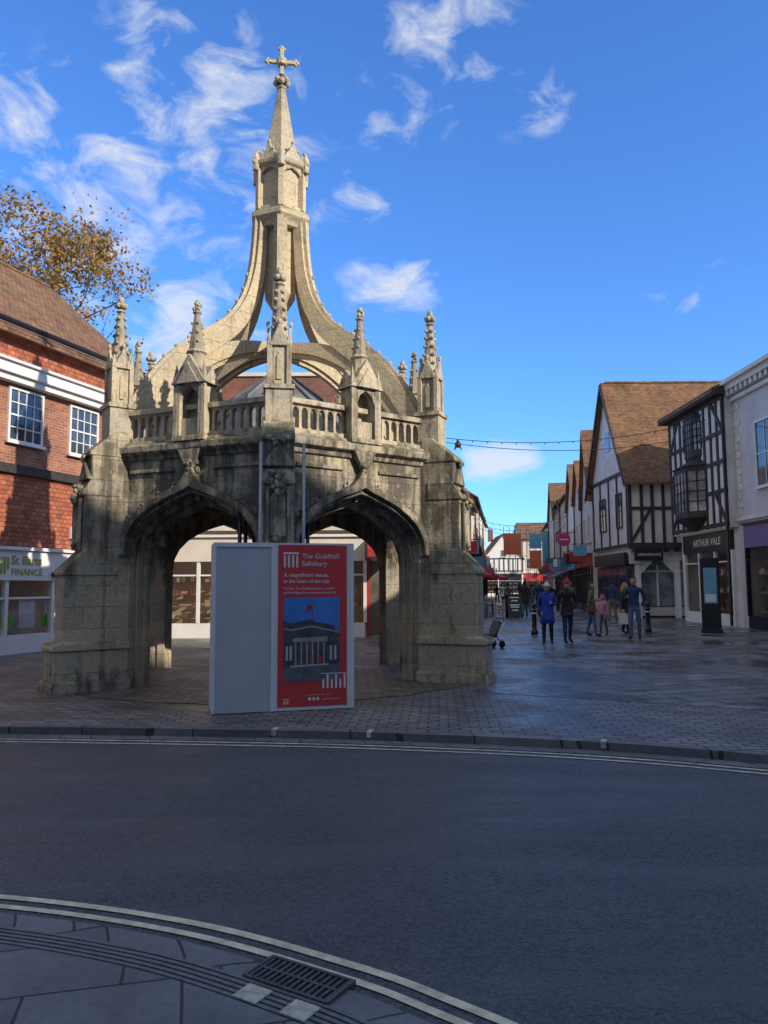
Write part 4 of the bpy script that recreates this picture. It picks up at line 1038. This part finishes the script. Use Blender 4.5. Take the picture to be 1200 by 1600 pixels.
# ---------------------------------------------------------------- tree
def leaf_mat():
    m,nt,bs=newmat('autumn_leaves'); L=nt.links.new
    gi=N(nt,'ShaderNodeNewGeometry'); r_=N(nt,'ShaderNodeValToRGB'); L(gi.outputs['Random Per Island'],r_.inputs[0])
    e=r_.color_ramp.elements; e[0].color=(.38,.24,.06,1); e[1].color=(.16,.15,.04,1)
    q=e.new(.4); q.color=(.44,.28,.08,1); q=e.new(.75); q.color=(.26,.13,.04,1)
    L(r_.outputs[0],bs.inputs['Base Color']); bs.inputs['Roughness'].default_value=.7
    tr=N(nt,'ShaderNodeBsdfTranslucent'); L(r_.outputs[0],tr.inputs[0]); ms=N(nt,'ShaderNodeMixShader'); ms.inputs[0].default_value=.3
    L(bs.outputs[0],ms.inputs[1]); L(tr.outputs[0],ms.inputs[2]); L(ms.outputs[0],nt.nodes['Material Output'].inputs[0]); return m
BARK=plain('bark',(.09,.07,.05),.9,.3,6,bmp=.6)
def tree(name,x,y,H,sd,nleaf):
    rn=random.Random(sd); G=Grp(name,(x,y,0)); Bp=G.p('trunk_and_limbs',BARK,True); tips=[]; lim=[]
    def branch(p,d,l,r,dep,fam):
        pts=[p];rs=[r];q=p.copy();dd=d.copy()
        for i in range(4):
            dd=(dd+Vector((rn.uniform(-.25,.25),rn.uniform(-.25,.25),rn.uniform(-.06,.16)))).normalized(); q=q+dd*l/4
            c=Vector((0,0,H*.66)); e_=q-c; k_=fam
            if dep>=2 and math.sqrt((e_.x/5.4)**2+(e_.y/5.4)**2+(e_.z/(H*.37))**2)>k_: q=c+e_*.95
            pts.append(q.copy()); rs.append(r*(1-.13*(i+1)))
        Bp.tube(pts,rs,6 if dep<2 else 4,cap=False)
        if dep>=3: tips.extend([(t_,dn) for t_ in pts[1:] for dn in (fam,)])
        if dep>=5: return
        for c_ in range(3 if dep else 9):
            a_=rn.uniform(0,2*math.pi) if dep else c_*2*math.pi/9+rn.uniform(-.3,.3); t=rn.uniform(.4,1); st=pts[min(4,int(t*4)+1)] if dep else pts[rn.choice((2,3,4))]
            s_=Vector((math.cos(a_),math.sin(a_),rn.uniform(-.1,.8))); nd=(dd*.5+s_*.8).normalized()
            branch(st,nd,l*rn.uniform(.6,.82),rs[-1]*.62,dep+1,fam if dep not in (0,2) else rn.uniform(.72,1.12))
    branch(Vector((0,0,0)),Vector((0,0,1)),H*.42,H*.025,0,1.0)
    me_l=Part(); pts_=[t for t,_ in tips]; dens_={}
    wts=[]
    for t,f in tips:
        key=(round(f,3)); dens_.setdefault(key,rn.choice((.12,.35,.8,1.2))); wts.append(dens_[key]*(.3+rn.uniform(0,1))*(1.25 if t.x<1.5 else .75))
    for i,t in enumerate(rn.choices(pts_,wts,k=nleaf)):
        c=t+Vector((rn.gauss(0,.2),rn.gauss(0,.2),rn.gauss(0,.18))); s_=rn.uniform(.05,.105)
        a=Vector((rn.uniform(-1,1),rn.uniform(-1,1),rn.uniform(-1,1))).normalized(); b=a.cross(Vector((rn.uniform(-1,1),rn.uniform(-1,1),rn.uniform(-1,1)))).normalized()
        me_l.add([c-a*s_,c+b*s_*.6,c+a*s_,c-b*s_*.6],[(0,1,2,3)])
    G.done()
    G.obj('leaves',me_l.mesh('leaves',[leaf_mat()],False,recalc=False))
    return G
tree('autumn_tree',-14.9,28.5,17.2,11,27000)

# ---------------------------------------------------------------- light & sky
SUN_EL=27; SAZ=55
to_sun=Vector((math.sin(rad(SAZ))*math.cos(rad(SUN_EL)),-math.cos(rad(SAZ))*math.cos(rad(SUN_EL)),math.sin(rad(SUN_EL))))
sl=bpy.data.lights.new('sun','SUN'); sl.energy=5.0; sl.angle=rad(.5); sl.color=(1,.89,.74)
so=bpy.data.objects.new('sun',sl); COL.objects.link(so); so.rotation_euler=to_sun.to_track_quat('Z','Y').to_euler()
wd=bpy.data.worlds.new('World'); scene.world=wd; wd.use_nodes=True; nt=wd.node_tree; L=nt.links.new
bg=nt.nodes['Background']; sky=N(nt,'ShaderNodeTexSky',sky_type='NISHITA'); sky.sun_disc=False
sky.sun_elevation=rad(SUN_EL); sky.sun_rotation=rad(180-SAZ); sky.air_density=1.0; sky.dust_density=.3; sky.ozone_density=2.5
tc=N(nt,'ShaderNodeTexCoord'); sp=N(nt,'ShaderNodeSeparateXYZ'); L(tc.outputs['Generated'],sp.inputs[0])
az=mathn(nt,'MULTIPLY',mathn(nt,'ARCTAN2',sp.outputs[0],sp.outputs[1]),57.2958)
el=mathn(nt,'MULTIPLY',mathn(nt,'ARCSINE',sp.outputs[2]),57.2958)
mask=None
for (a0,e0,sx,sy,wt) in ((-20,26,11,6.0,.95),(-14.5,33,12,7,.75),(5.6,37,7,5,.72),(1.4,21.8,6.0,2.8,.95),(8.4,9.2,4.0,2.6,1.35),(-3.5,27.5,6,2.4,.75),(-27.5,30,5,4,.85),(-16,18.5,11,6,.9),(-11.5,29,8,7,.8),(12,33,4,3,.5),(23,20,4,2,.5),(-50,25,20,10,1),(60,20,25,8,1),(10,2,14,2.0,.5),(0,33,9,3,.55)):
    u=mathn(nt,'POWER',mathn(nt,'ABSOLUTE',mathn(nt,'DIVIDE',mathn(nt,'SUBTRACT',az,a0),sx)),2)
    v=mathn(nt,'POWER',mathn(nt,'ABSOLUTE',mathn(nt,'DIVIDE',mathn(nt,'SUBTRACT',el,e0),sy)),2)
    m_=mathn(nt,'MULTIPLY',mathn(nt,'SUBTRACT',1.0,mathn(nt,'ADD',u,v),True),wt)
    mask=m_ if mask is None else mathn(nt,'MAXIMUM',mask,m_)
cb_=N(nt,'ShaderNodeCombineXYZ'); L(az,cb_.inputs[0]); L(el,cb_.inputs[1])
mp=N(nt,'ShaderNodeMapping'); mp.inputs['Scale'].default_value=(.12,.22,1); mp.inputs['Rotation'].default_value=(0,0,rad(-25)); L(cb_.outputs[0],mp.inputs[0])
nz=N(nt,'ShaderNodeTexNoise'); nz.inputs['Scale'].default_value=1.7; nz.inputs['Detail'].default_value=10; nz.inputs['Roughness'].default_value=.6; nz.inputs['Distortion'].default_value=.5
L(mp.outputs[0],nz.inputs['Vector'])
ns_=mathn(nt,'ADD',mathn(nt,'MULTIPLY',mathn(nt,'SUBTRACT',nz.outputs['Fac'],.5),1.7),.5)
dens=mathn(nt,'SUBTRACT',mathn(nt,'ADD',ns_,mathn(nt,'MULTIPLY',mask,.36)),.64)
dens=mathn(nt,'MULTIPLY',dens,2.1,True); dens=mathn(nt,'MULTIPLY',mathn(nt,'POWER',dens,1.15),mathn(nt,'MULTIPLY',mask,2.0,True))
dens=mathn(nt,'MINIMUM',dens,.84)
n5=noise(nt,tc.outputs['Generated'],3.0,6,.6)
rear=mathn(nt,'MULTIPLY',mathn(nt,'SUBTRACT',-.05,sp.outputs[1]),2.2,True)
top_=mathn(nt,'MULTIPLY',mathn(nt,'SUBTRACT',sp.outputs[2],.76),5.0,True)
fill_veil=mathn(nt,'MULTIPLY',mathn(nt,'MAXIMUM',rear,top_),ramp(nt,n5,.3,.55,(.35,)*3,(.95,)*3))  # unseen white cloud behind and overhead, added to fill the shade
grd=mix(nt,1.0,sky.outputs[0],(.70,1.24,2.0),'MULTIPLY')
c0=mix(nt,dens,grd,(5.6,5.9,6.4))
col_=mix(nt,fill_veil,c0,(5.9,5.85,5.8)); L(col_,bg.inputs['Color']); bg.inputs['Strength'].default_value=.14

# ---------------------------------------------------------------- camera
cd=bpy.data.cameras.new('camera'); cd.sensor_fit='VERTICAL'; cd.sensor_height=36; cd.lens=27; cd.clip_end=1500; cd.clip_start=.05
co=bpy.data.objects.new('camera',cd); COL.objects.link(co); co.location=(0,0,1.62)
co.rotation_euler=(Matrix.Rotation(rad(95.5),3,'X')@Matrix.Rotation(rad(-.3),3,'Z')).to_euler()
scene.camera=co
